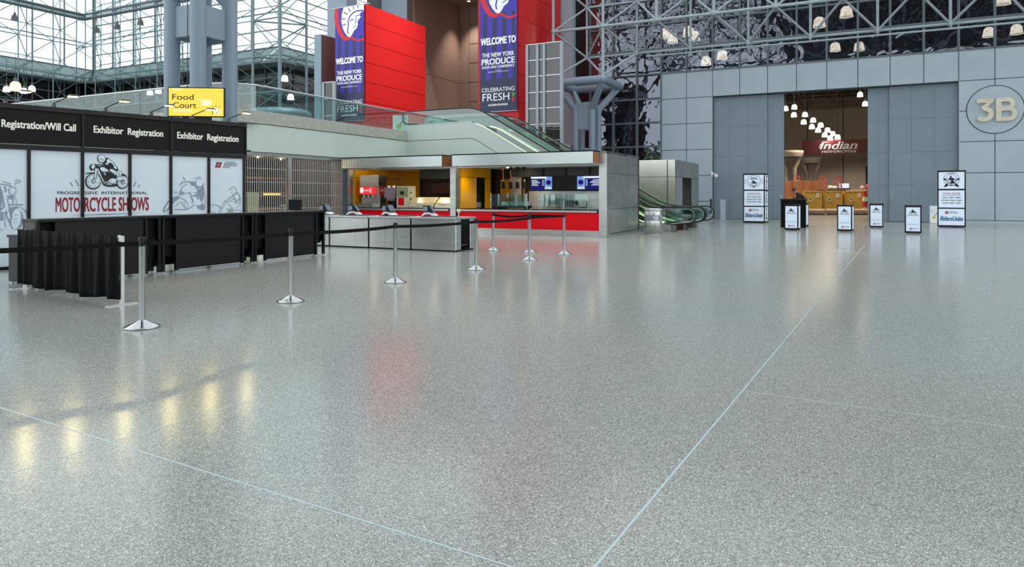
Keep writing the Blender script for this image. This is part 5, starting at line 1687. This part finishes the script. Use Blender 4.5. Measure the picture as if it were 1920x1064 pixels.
# ================================================================== ESCALATORS
K30 = math.tan(math.radians(30))
def nose(t):
    return 4.4 - min(max(t - 3.6, 0), 4.4 / K30) * K30
def curve(off, t0, t1, n=40, soft=.5):
    """height of a line running off above the step noses, softened at both bends"""
    out = []
    for i in range(n + 1):
        t = t0 + (t1 - t0) * i / n
        z = sum(nose(t + d * soft / 3) for d in (-3, -2, -1, 0, 1, 2, 3)) / 7
        out.append((t, z + off))
    return out
TB0, TB1 = 3.6, 3.6 + 4.4 / K30
def balustrade(root, y, side):
    hr = .95
    pts = curve(hr, -.05, 12.95, 44)
    up = [(-.05 + .30 * math.cos(a), 4.4 + hr - .30 + .30 * math.sin(a)) for a in [PI / 2 + PI * k / 10 for k in range(11)]][::-1]
    dn = [(12.95 + .30 * math.cos(a), hr - .30 + .30 * math.sin(a)) for a in [PI / 2 - PI * k / 10 for k in range(11)]]
    path = [(.5, 4.4 + hr - .62)] + up + pts[1:-1] + dn + [(12.3, .28)]
    mb().path([(t, y, z) for t, z in path], .03, 8, flat=(.034, .022, (0, 0, 1)) if False else None).build('handrail', M['rubber'], root)
    inner = [(t, z - .045) for t, z in path]
    mb().path([(t, y, z) for t, z in [(p[0], p[1]) for p in (([(.5, 4.4 + hr - .56)] + [(-.05 + .25 * math.cos(a), 4.4 + hr - .30 + .25 * math.sin(a)) for a in [PI / 2 + PI * k / 10 for k in range(11)]][::-1]) + [(t, z - .05) for t, z in pts[1:-1]] + [(12.95 + .25 * math.cos(a), hr - .30 + .25 * math.sin(a)) for a in [PI / 2 - PI * k / 10 for k in range(11)]] + [(12.3, .32)])]], .014, 6).build('handrail_track', M['alu'], root)
    top = [(t, z - .05) for t, z in pts]
    bot = curve(.27, .1, 12.6, 44)
    poly = [(-.25, 4.4 + hr - .30)] + top + [(13.15, hr - .30)] + [(12.8, .36)] + bot[::-1] + [(-.05, 4.75)]
    mb().prism(poly, y - .006, y + .006).build('glass_panel', M['green_glass'], root)
    sk = curve(.28, .1, 12.5, 40)
    lo = curve(-.10, .1, 12.5, 40)
    vs, fs = [], []
    for (t, z), (t2, z2) in zip(sk, lo):
        vs += [(t, y - .05, z), (t, y + .05, z), (t2, y + .05, max(z2, 0)), (t2, y - .05, max(z2, 0))]
    for i in range(len(sk) - 1):
        for k in range(4):
            fs.append((i * 4 + k, (i + 1) * 4 + k, (i + 1) * 4 + (k + 1) % 4, i * 4 + (k + 1) % 4))
    mb().add(vs, fs).build('skirt', M['skirt'], root)
    # deck strip with the light line under the glass
    dk = curve(.285, .5, 12.3, 40)
    vs, fs = [], []
    for t, z in dk:
        vs += [(t, y + side * .02, z), (t, y + side * .20, z - .03), (t, y + side * .20, z - .05), (t, y + side * .02, z - .02)]
    for i in range(len(dk) - 1):
        for k in range(4):
            fs.append((i * 4 + k, (i + 1) * 4 + k, (i + 1) * 4 + (k + 1) % 4, i * 4 + (k + 1) % 4))
    mb().add(vs, fs).build('deck', M['chrome'], root)
    ls = curve(.40, 3.4, 11.6, 30)
    m = mb().path([(t, y + side * .03, z - .10) for t, z in ls], .012, 6)
    m.build('light_strip', M['strip_light'], root)
def escalator(y0, y1, label):
    e_ = thing('escalator', label, 'escalator', ESC, TH, None)
    balustrade(e_, y0, 1)
    balustrade(e_, y1, -1)
    st = mb()
    n = 19
    for i in range(n):
        t = TB0 + i * .4012
        z = 4.4 - .2316 * (i + 1)
        st.box(t, y0 + .12, z - .3, t + .42, y1 - .12, z, 0)
        st.box(t, y0 + .12, z - .012, t + .03, y1 - .12, z + .002, 1)
    st.build('steps', [M['dark_grey'], M['alu']], e_)
    mb().box(.3, y0 + .1, 4.36, TB0, y1 - .1, 4.405).build('landing_plate', M['steel'], e_)
    mb().box(TB1, y0 + .1, 0, 12.6, y1 - .1, .006).build('landing_plate', M['steel'], e_)
    mb().prism([(.3, 4.0), (TB0, 4.0), (TB1 - .7, 0.0), (12.3, 0.0), (12.3, .02), (TB1, .02), (TB0, 4.2), (.3, 4.3)], y0 + .06, y1 - .06).build('truss_box', M['dark_grey'], e_)
    return e_
e1 = escalator(.0, 1.72, 'nearer escalator with the pale cream outer side beside the kiosk')
e2 = escalator(2.05, 3.75, 'farther escalator beside the steel lift box')
# cream outer side of the nearer escalator
top = [(0, 4.66), (3.4, 4.69)] + [(t, z) for t, z in curve(.26, 3.6, 11.6, 30)] + [(12.3, .25), (12.3, 0), (0, 0)]
cl = mb().prism(top, -.16, -.06, 0)
cl.stroke([(0, 3.95), (3.45, 3.95), (TB0 + .1, 3.88), (9.9, .25)], .022, -.163, -.159, 1)
cl.build('side_cladding', [M['cream'], M['joint']], e1)
mb().prism([(p[0], p[1]) for p in [(0, 4.66), (3.4, 4.69)] + curve(.26, 3.6, 11.6, 30) + [(12.3, .25)]] + [(p[0], p[1] + .03) for p in ([(0, 4.66), (3.4, 4.69)] + curve(.26, 3.6, 11.6, 30) + [(12.3, .25)])[::-1]], -.17, -.04).build('edge_trim', M['alu'], e1)
mb().box(10.6, -.20, 0, 12.32, -.16, .24).build('base_block', M['base_stone'], e1)
for e_, yy in ((e1, .86), (e2, 2.9)):
    pass
for e_, yy in ((e1, 1.72), (e2, 2.05), (e2, 3.75)):
    mb().box(12.1, yy - .05, 0, 12.4, yy + .05, .26).build('newel_foot', M['copper'], e_)

# steel clad lift box behind the escalators
LB = Vector((7.38, 30.9, 0))
lb = thing('lift_box', 'steel clad box with a doorway behind the escalator ends', 'lift box', LB, TH)
m = mb()
zs = [.02, 2.26, 3.05]
for a, b in ((-3.0, -.36), (-.34, 0)):
    for c, d in zip(zs, zs[1:]):
        m.box(a + .01, 0, c + .01, b - .01, .06, d - .01, 0)
m.box(-2.98, .03, 0, 0, .12, 3.04, 1)
m.build('front_wall', [M['steel_lift'], M['joint']], lb)
m = mb()
for a, b, c, d in ((0, 1.5, .02, 2.26), (0, 1.5, 2.27, 3.05), (1.5, 3.6, 2.27, 3.05), (3.6, 5.3, .02, 2.26), (3.6, 5.3, 2.27, 3.05)):
    m.box(-.06, a + .01, c, 0, b - .01, d - .01, 0)
m.box(-.1, .12, 0, -.03, 1.5, 3.04, 1).box(-.1, 3.6, 0, -.03, 5.3, 3.04, 1).box(-.1, 1.5, 2.26, -.03, 3.6, 3.04, 1)
m.build('side_wall', [M['steel_dark'], M['joint']], lb)
mb().box(-3.0, .1, 3.0, -.05, 5.3, 3.04).build('roof', M['steel_dark'], lb)
mb().box(-.5, 1.5, 0, -.4, 2.3, 2.26).build('lift_door', M['panel'], lb)
mb().box(-.6, 2.3, 0, -.5, 3.6, 2.26).build('lift_door', M['dark_grey'], lb)
mb().box(-3.0, 5.2, 0, -.1, 5.3, 3.0).build('rear_wall', M['steel_dark'], lb)

# litter bin
bn = thing('litter_bin', 'round steel litter bin with a grey band at the kiosk corner', 'litter bin', (5.2, 25.15, 0))
mb().lathe([(.30, .0), (.30, .03), (.315, .04), (.315, .86), (.30, .87)], n=32).build('bin_body', M['steel'], bn)
mb().lathe([(.318, .50), (.322, .51), (.322, .70), (.318, .71)], n=32).build('band', M['bin_band'], bn)
mb().lathe([(.32, .86), (.33, .88), (.33, .92), (.29, .95), (.16, .95), (.15, .90), (.001, .89)], n=32).build('lid', M['alu'], bn)
an = math.atan2(-25.15, -5.2) + .28
m = mb()
m.prism(ell(0, .605, .085, .085, 20), -.006, .0, 0)
m.stroke(ell(0, .605, .045, .045, 16, .4, 5.4), .02, -.009, -.006, 1)
bd = m.build('round_badge', [M['white'], M['ink']], bn, (.325 * math.cos(an), .325 * math.sin(an), 0), an + PI / 2)

# ================================================================== LIGHT BOXES AND TOTEMS
def mini_logo(g, cx, cz, w, mi=0):
    k = w / .34
    for sx in (-.09, .09):
        g.stroke(ell(cx + sx * k, cz + .035 * k, .05 * k, .05 * k, 14), .018 * k, -.006, -.003, mi, True)
    g.prism([(cx + a * k, cz + b * k) for a, b in ((-.10, .07), (-.05, .13), (.06, .12), (.10, .06), (.02, .03), (-.04, .05))], -.006, -.003, mi)
    g.prism(ell(cx - .02 * k, cz + .16 * k, .03 * k, .035 * k, 10), -.006, -.003, mi)
def light_box(label, x, y, rz, s=.54, h=1.06):
    t = thing('light_box_sign', label, 'light box', (x, y, 0), rz, 'small black framed light boxes')
    d = .45
    m = mb()
    for a in (-s / 2, s / 2 - .045):
        for b in (0, d - .045):
            m.box(a, b, .03, a + .045, b + .045, h)
    m.box(-s / 2, 0, h - .075, s / 2, d, h).box(-s / 2, 0, .03, s / 2, d, .10)
    m.build('frame', M['black'], t)
    for a in (-s / 2 + .02, s / 2 - .02):
        for b in (.02, d - .02):
            mb().lathe([(.018, 0), (.018, .03)], (a, b, 0), 8).build('foot', M['alu'], t)
    f_ = mb().box(-s / 2 + .045, .004, .10, s / 2 - .045, .02, h - .075).build('lit_panel', M['lit_white'], t)
    for a, b in ((-s / 2 + .004, -s / 2 + .02), (s / 2 - .02, s / 2 - .004)):
        mb().box(a, .045, .10, b, d - .045, h - .075).build('lit_side', M['lit_white'], t)
    mb().box(-s / 2 + .045, d - .02, .10, s / 2 - .045, d - .004, h - .075).build('lit_back', M['lit_white'], t)
    g = mb()
    mini_logo(g, 0, .76, .26, 0)
    g.text('MOTORCYCLE SHOWS', 0, .69, .36, .035, .0, mi=0, bold=.02)
    g.text('PROGRESSIVE INTERNATIONAL', 0, .725, .3, .016, .0, mi=0)
    g.text('RidersUnite', 0, .36, .38, .07, .0, mi=1, bold=.01, shear=.3)
    flags(g, -.10, .22, .07, .06, 2)
    g.text('INTERNATIONAL', .07, .21, .18, .02, .0, mi=0, shear=.3, bold=.02)
    g.text('MOTORCYCLE SHOWS', .06, .18, .2, .02, .0, mi=0, shear=.3, bold=.02)
    g.build('printed_logo', [M['ink'], M['ink_pale_blue'], M['ink_red']], f_)
    return t
def off(px, Y):
    return at(px, Y)
for lab, px, Y, rz in (('small light box in front of the black draped counter at the left door edge', 1483.5, 27.66, -.60), ('small light box half hidden behind the leftmost small light box', 1499, 30.6, -.66), ('small light box in the middle of the hall doorway', 1583.5, 26.7, -.60), ('small light box standing before the right door leaf edge', 1643, 29.6, -.53), ('small light box on the right, nearest the camera, before the closed door leaf', 1712, 25.26, -.52)):
    x, y = at(px, Y)
    light_box(lab, x, y, rz)
def totem(label, x, y, rz, kind):
    t = thing('display_totem', label, 'totem', (x, y, 0), rz, 'tall show hours totems')
    s, h, d = 1.06, 2.52, .95
    m = mb()
    for a in (-s / 2, s / 2 - .05):
        for b in (0, d - .05):
            m.box(a, b, .03, a + .05, b + .05, h)
    for z0, z1 in ((.03, .10), (.82, .88), (1.64, 1.71), (h - .07, h)):
        m.box(-s / 2, 0, z0, s / 2, d, z1)
    m.build('frame', M['black'], t)
    for a in (-s / 2 + .03, s / 2 - .03):
        for b in (.03, d - .03):
            mb().lathe([(.02, 0), (.02, .03)], (a, b, 0), 8).build('foot', M['alu'], t)
    ps = []
    for z0, z1 in ((.10, .82), (.88, 1.64), (1.71, h - .07)):
        ps.append(mb().box(-s / 2 + .05, .004, z0, s / 2 - .05, .02, z1).build('lit_panel', M['lit_white'], t))
        for a, b in ((-s / 2 + .004, -s / 2 + .02), (s / 2 - .02, s / 2 - .004)):
            sp_ = mb().box(a, .05, z0, b, d - .05, z1).build('lit_side', M['lit_white'], t)
            if a > 0:
                random.seed(int(z0 * 100))
                m = mb()
                for k in range(26):
                    yy = .32 + random.random() * .25; zz = z0 + .05 + random.random() * (z1 - z0 - .1)
                    m.box(b, yy, zz, b + .003, yy + .05 + random.random() * .1, zz + .02 + random.random() * .06)
                m.build('printed_pattern', M['ink'], sp_)
        mb().box(-s / 2 + .05, d - .02, z0, s / 2 - .05, d - .004, z1).build('lit_back', M['lit_white'], t)
    g = mb()
    cz = 2.1
    if kind == 0:
        sh_ = [(-.27, 2.36), (0, 2.42), (.27, 2.36), (.31, 2.15), (.25, 1.93), (0, 1.78), (-.25, 1.93), (-.31, 2.15)]
        g.stroke(sh_, .018, 0, .004, 0, True)
        g.text('·IMS·', 0, 2.27, .40, .12, .0, mi=0, bold=.02)
        for k in range(3):
            for sx in (-1, 1):
                g.stroke([(sx * .34, 2.2 - k * .09), (sx * .46, 2.2 - k * .09)], .016, 0, .004, 0)
        mini_logo(g, 0, 1.965, .42, 0)
        g.prism([(-.16, 1.93), (0, 1.82), (.16, 1.93), (.05, 1.90), (-.05, 1.90)], 0, .004, 0)
    else:
        g.stroke(ell(0, 2.13, .29, .29, 32), .016, 0, .004, 0, True)
        g.stroke(ell(0, 2.13, .205, .205, 28), .012, 0, .004, 0, True)
        g.text('PROGRESSIVE', 0, 2.375, .26, .045, .0, mi=0)
        for sx in (-1, 1):
            g.box(sx * .25 - .045, 0, 2.09, sx * .25 + .045, .004, 2.17, 0)
            g.prism([(sx * .2, 1.80), (sx * .28, 1.78), (sx * .26, 1.87), (sx * .2, 1.90)], 0, .004, 0)
        mini_logo(g, 0, 2.04, .42, 0)
        g.prism([(-.05, 1.95), (.02, 2.16), (.12, 1.98), (.03, 1.92)], 0, .004, 0)
        g.prism([(-.22, 1.80), (-.1, 1.84), (.1, 1.84), (.22, 1.80), (.22, 1.93), (.1, 1.97), (-.1, 1.97), (-.22, 1.93)], 0, .004, 0)
        g.text('IMS', 0, 1.90, .26, .085, -.002, mi=4, bold=.02)
    g.build('printed_emblem', [M['ink'], M['ink_blue'], M['ink_red'], M['ink_red'], M['letter_white']], ps[2])
    g = mb()
    INKS = [M['ink'], M['ink_blue'], M['ink_red']]
    g.text('SHOW HOURS', 0, 1.50, .62, .09, .0, mi=2, bold=.012, gap=1.15)
    g.stroke([(-.34, 1.42), (.34, 1.42)], .012, 0, .004, 2)
    g.build('lettering', INKS, ps[1])
    g = mb()
    g.text('FRIDAY 2:00PM - 9:00PM', 0, 1.32, .66, .062, .0, mi=0, bold=.02)
    g.build('lettering', INKS, ps[1])
    g = mb()
    g.text('SATURDAY 9:00AM - 8:00PM', 0, 1.20, .74, .062, .0, mi=0, bold=.02)
    g.build('lettering', INKS, ps[1])
    g = mb()
    g.text('SUNDAY 9:00AM - 5:00PM', 0, 1.08, .68, .062, .0, mi=0, bold=.02)
    g.build('lettering', [M['ink'], M['ink_blue'], M['ink_red']], ps[1])
    g = mb()
    flags(g, -.22, .72, .12, .12, 2)
    g.text('PROGRESSIVE', .06, .71, .26, .03, .0, mi=1, shear=.3, bold=.01)
    g.text('INTERNATIONAL', .07, .675, .32, .032, .0, mi=0, shear=.3, bold=.01)
    g.text('MOTORCYCLE SHOWS', .05, .63, .36, .032, .0, mi=0, shear=.3, bold=.01)
    g.text('RidersUnite', 0, .40, .84, .2, .0, mi=0, bold=.05, shear=.3)
    g.text('RidersUnite', 0, .40, .82, .19, -.002, mi=1, bold=.02, shear=.3)
    g.build('lettering', [M['ink'], M['ink_blue'], M['ink_red']], ps[0])
x, y = at(1413.5, 34.7)
totem('tall show hours totem left of the hall doorway with a shield emblem', x, y, -.53, 0)
x, y = at(1784, 30.1)
totem('tall show hours totem right of the doorway under the hall number, round emblem', x, y, -.57, 1)

# white floor signs
def board(name, label, x, y, z, rz, w, h, txt=True):
    t = thing(name, label, 'sign', (x, y, z), rz)
    b_ = mb().box(-w / 2, 0, .02, w / 2, .03, h).build('sign_panel', M['white'], t, bevel=.004)
    m = mb().box(-w / 2, -.12, 0, w / 2, .2, .02)
    m.build('foot', M['alu'], t)
    g = mb()
    g.prism(ell(-.08 * w, .34 * h, .17 * w, .17 * w, 18), -.004, 0, 0)
    g.stroke([(-.38 * w, .8 * h), (-.15 * w, .62 * h)], .01, -.004, 0, 1).stroke([(-.38 * w, .74 * h), (-.2 * w, .58 * h)], .01, -.004, 0, 1)
    g.stroke([(.15 * w, .5 * h), (.4 * w, .64 * h)], .02, -.004, 0, 1)
    if txt:
        vs, fs = glyphs('JAVITS', .0, 0, 1.0)
        c, s_ = math.cos(.75), math.sin(.75)
        k = .62 * w / (max(v[0] for v in vs))
        g.add([(.02 * w + (v[0] * c - v[1] * s_) * k, -.004, .44 * h + (v[0] * s_ + v[1] * c) * k) for v in vs], fs, 2)
    g.build('printed_art', [M['lime'], M['ink_grey'], M['ink']], b_)
x, y = at(1752.5, 34.4)
board('floor_sign', 'white sign board with a yellow dot half behind the right totem', x, y, 0, -.5, .42, .88)
p = grid(ESC, -.75, .35, 4.4)
board('floor_sign', 'white tilted lettering sign board standing on the balcony beside the escalator top', p[0], p[1], p[2], -.05, .72, .85)
x, y = at(1355.5, 39.0)
pb = thing('barrier_post', 'pale grey flat post standing before the left door leaf', 'post', (x, y, 0), TH)
mb().box(-.14, -.05, .02, .14, .05, 1.16).build('post', M['box_grey'], pb, bevel=.01)
mb().box(-.18, -.12, 0, .18, .12, .02).build('base', M['alu'], pb)
# security camera
p = grid(WALL, .02, -.04, 2.62)
cc = thing('security_camera', 'small white security camera on the wall corner beside the doorway', 'camera', p, TH)
mb().box(-.1, -.02, -.12, .0, .04, .18).build('wall_plate', M['white'], cc)
mb().path([(-.05, -.02, .02), (.05, -.15, .06), (.16, -.18, .02)], .035, 8).build('arm', M['white'], cc)
mb().ball((.22, -.18, -.08), .11, 12).build('dome', M['white'], cc)
tag(mb().box(0, -.02, .35, .07, 0, 1.2).build('card_reader_post', M['black'], None, grid(WALL, -.12, -.03), TH), 'thin black strip on the wall edge left of the doorway', 'wall strip')

# ================================================================== BANNERS
def banner(label, o, x0, x1, z0, z1):
    w, h = x1 - x0, z1 - z0
    t = thing('hanging_banner', label, 'banner', (o.x, o.y, 0), TH, None)
    b_ = mb().box(x0, -.14, z0, x1, -.12, z1).build('cloth', M['banner'], t)
    mb().tube((x0 - .4, -.13, z1 + .03), (x1 + .5, -.13, z1 + .03), .03, 8).build('top_bar', M['alu'], t)
    mb().tube((x0, -.13, z0 - .01), (x1, -.13, z0 - .01), .02, 8).build('bottom_bar', M['alu'], t)
    def X(f_): return x0 + f_ * w
    def Z(f_): return z1 - f_ * h
    g = mb()
    Y = -.145
    # rays and the slate lower field
    for a in (.08, .33, .58, .82):
        g.prism([(X(a + .04), Z(.26)), (X(a + .13), Z(.26)), (X(min(.99, a + .16 + (a - .45) * .2)), Z(.78)), (X(max(.01, a + .0 + (a - .45) * .2)), Z(.78))], -.142, -.14, 0)
    g.box(x0, -.1425, z0, x1, -.14, Z(.755), 0)
    g.build('printed_rays', M['banner_dark'], b_)
    # apple outline and crowned profile
    g = mb()
    pts = [(.06, .0), (.04, .06), (.07, .13), (.15, .2), (.28, .262), (.42, .282), (.52, .268), (.60, .275), (.72, .30), (.86, .305), (1.0, .292)]
    g.stroke([(X(a), Z(b)) for a, b in pts], [.30, .34, .34, .32, .28, .22, .16, .13, .12, .12, .11], -.143, -.14, 0)
    g.build('printed_apple', M['banner_red'], b_)
    g = mb()
    head = [(.30, .0), (.24, .05), (.22, .12), (.27, .18), (.35, .225), (.45, .262), (.54, .265), (.60, .245), (.66, .215), (.76, .195), (.80, .165), (.78, .14), (.86, .115), (.90, .10), (.84, .085), (.92, .06), (1.0, .055), (1.0, -.0)]
    g.prism([(X(a), Z(b)) for a, b in head], -.145, -.143, 0)
    g.build('printed_face', M['letter_white'], b_)
    g = mb()
    g.stroke([(X(a), Z(b)) for a, b in ((.46, .235), (.44, .2), (.47, .16), (.46, .12), (.52, .085), (.62, .06), (.76, .045), (.98, .05))], .09, -.147, -.145, 0)
    for a, b, c, d in ((.24, .10, .36, .10), (.26, .155, .38, .15), (.30, .04, .44, .065), (.46, .01, .54, .045), (.64, .0, .66, .03), (.80, .0, .79, .025)):
        g.stroke([(X(a), Z(b)), (X(c), Z(d))], .07, -.147, -.145, 0)
    g.stroke([(X(.52), Z(.13)), (X(.58), Z(.115)), (X(.66), Z(.12))], .07, -.147, -.145, 0)
    g.stroke([(X(.70), Z(.155)), (X(.74), Z(.115)), (X(.72), Z(.09)), (X(.84), Z(.085))], .06, -.147, -.145, 0)
    g.stroke([(X(.62), Z(.19)), (X(.70), Z(.178)), (X(.74), Z(.172))], .05, -.147, -.145, 0)
    g.build('printed_face_lines', M['banner'], b_)
    cx = (x0 + x1) / 2
    def T(s, f_, fw, fh, bold=.0, mi=0, dx=0):
        mb().text(s, cx + dx * w, Z(f_), fw * w, fh * h, -.15, mi=mi, bold=bold).build('lettering', M['letter_white'], b_)
    T('WELCOME TO', .468, .93, .052, .05)
    T('THE NEW YORK', .572, .86, .032, .025)
    T('PRODUCE', .622, .88, .046, .03)
    T('SHOW AND CONFERENCE', .664, .86, .02, .02)
    T('October', .69, .14, .006)
    T('Jacob Javits Convention Center', .70, .55, .009, .01)
    T('CELEBRATING', .835, .88, .032, -.01)
    T('FRESH', .89, .72, .058, -.01, 0, -.06)
    T('#CELEBRATINGFRESH', .95, .52, .014, .03)
    g = mb()
    g.prism([(X(a), Z(b)) for a, b in ((.86, .905), (.92, .895), (.935, .915), (.895, .94), (.865, .92))], -.15, -.143, 0)
    g.stroke([(X(.895), Z(.895)), (X(.87), Z(.865))], .05, -.15, -.143, 1).stroke([(X(.9), Z(.895)), (X(.91), Z(.86))], .05, -.15, -.143, 1).stroke([(X(.905), Z(.895)), (X(.955), Z(.872))], .05, -.15, -.143, 1)
    g.build('printed_radish', [M['banner_red'], M['green']], b_)
banner('purple welcome banner on the left bright red block', R1, -2.48, -.06, 6.35, 13.95)
banner('purple welcome banner on the right red block, its top out of view', R2, -2.42, -.02, 6.2, 13.8)

# ================================================================== ROOF LATTICE OVER THE CONCOURSE
rf = thing('roof_space_frame', 'tube lattice of the high concourse roof above the camera', 'space frame', (0, 0, 0), TH)
g, d = mb(), mb()
X0, X1, Y0, Y1, RS = -30, 33, -24, 43, 4.6
nx_, ny_ = int((X1 - X0) / RS), int((Y1 - Y0) / RS)
for i in range(nx_ + 1):
    g.tube((X0 + i * RS, Y0, 22), (X0 + i * RS, Y1, 22), .11, 6, caps=False)
for j in range(ny_ + 1):
    g.tube((X0, Y0 + j * RS, 22), (X1, Y0 + j * RS, 22), .11, 6, caps=False)
for i in range(nx_):
    for j in range(ny_):
        c = (X0 + (i + .5) * RS, Y0 + (j + .5) * RS, 24)
        for a in (0, 1):
            for b in (0, 1):
                d.tube((X0 + (i + a) * RS, Y0 + (j + b) * RS, 22), c, .08, 5, caps=False)
g.build('chord', M['frame_dark'], rf)['kind'] = 'stuff'
d.build('brace', M['frame_dark'], rf)['kind'] = 'stuff'
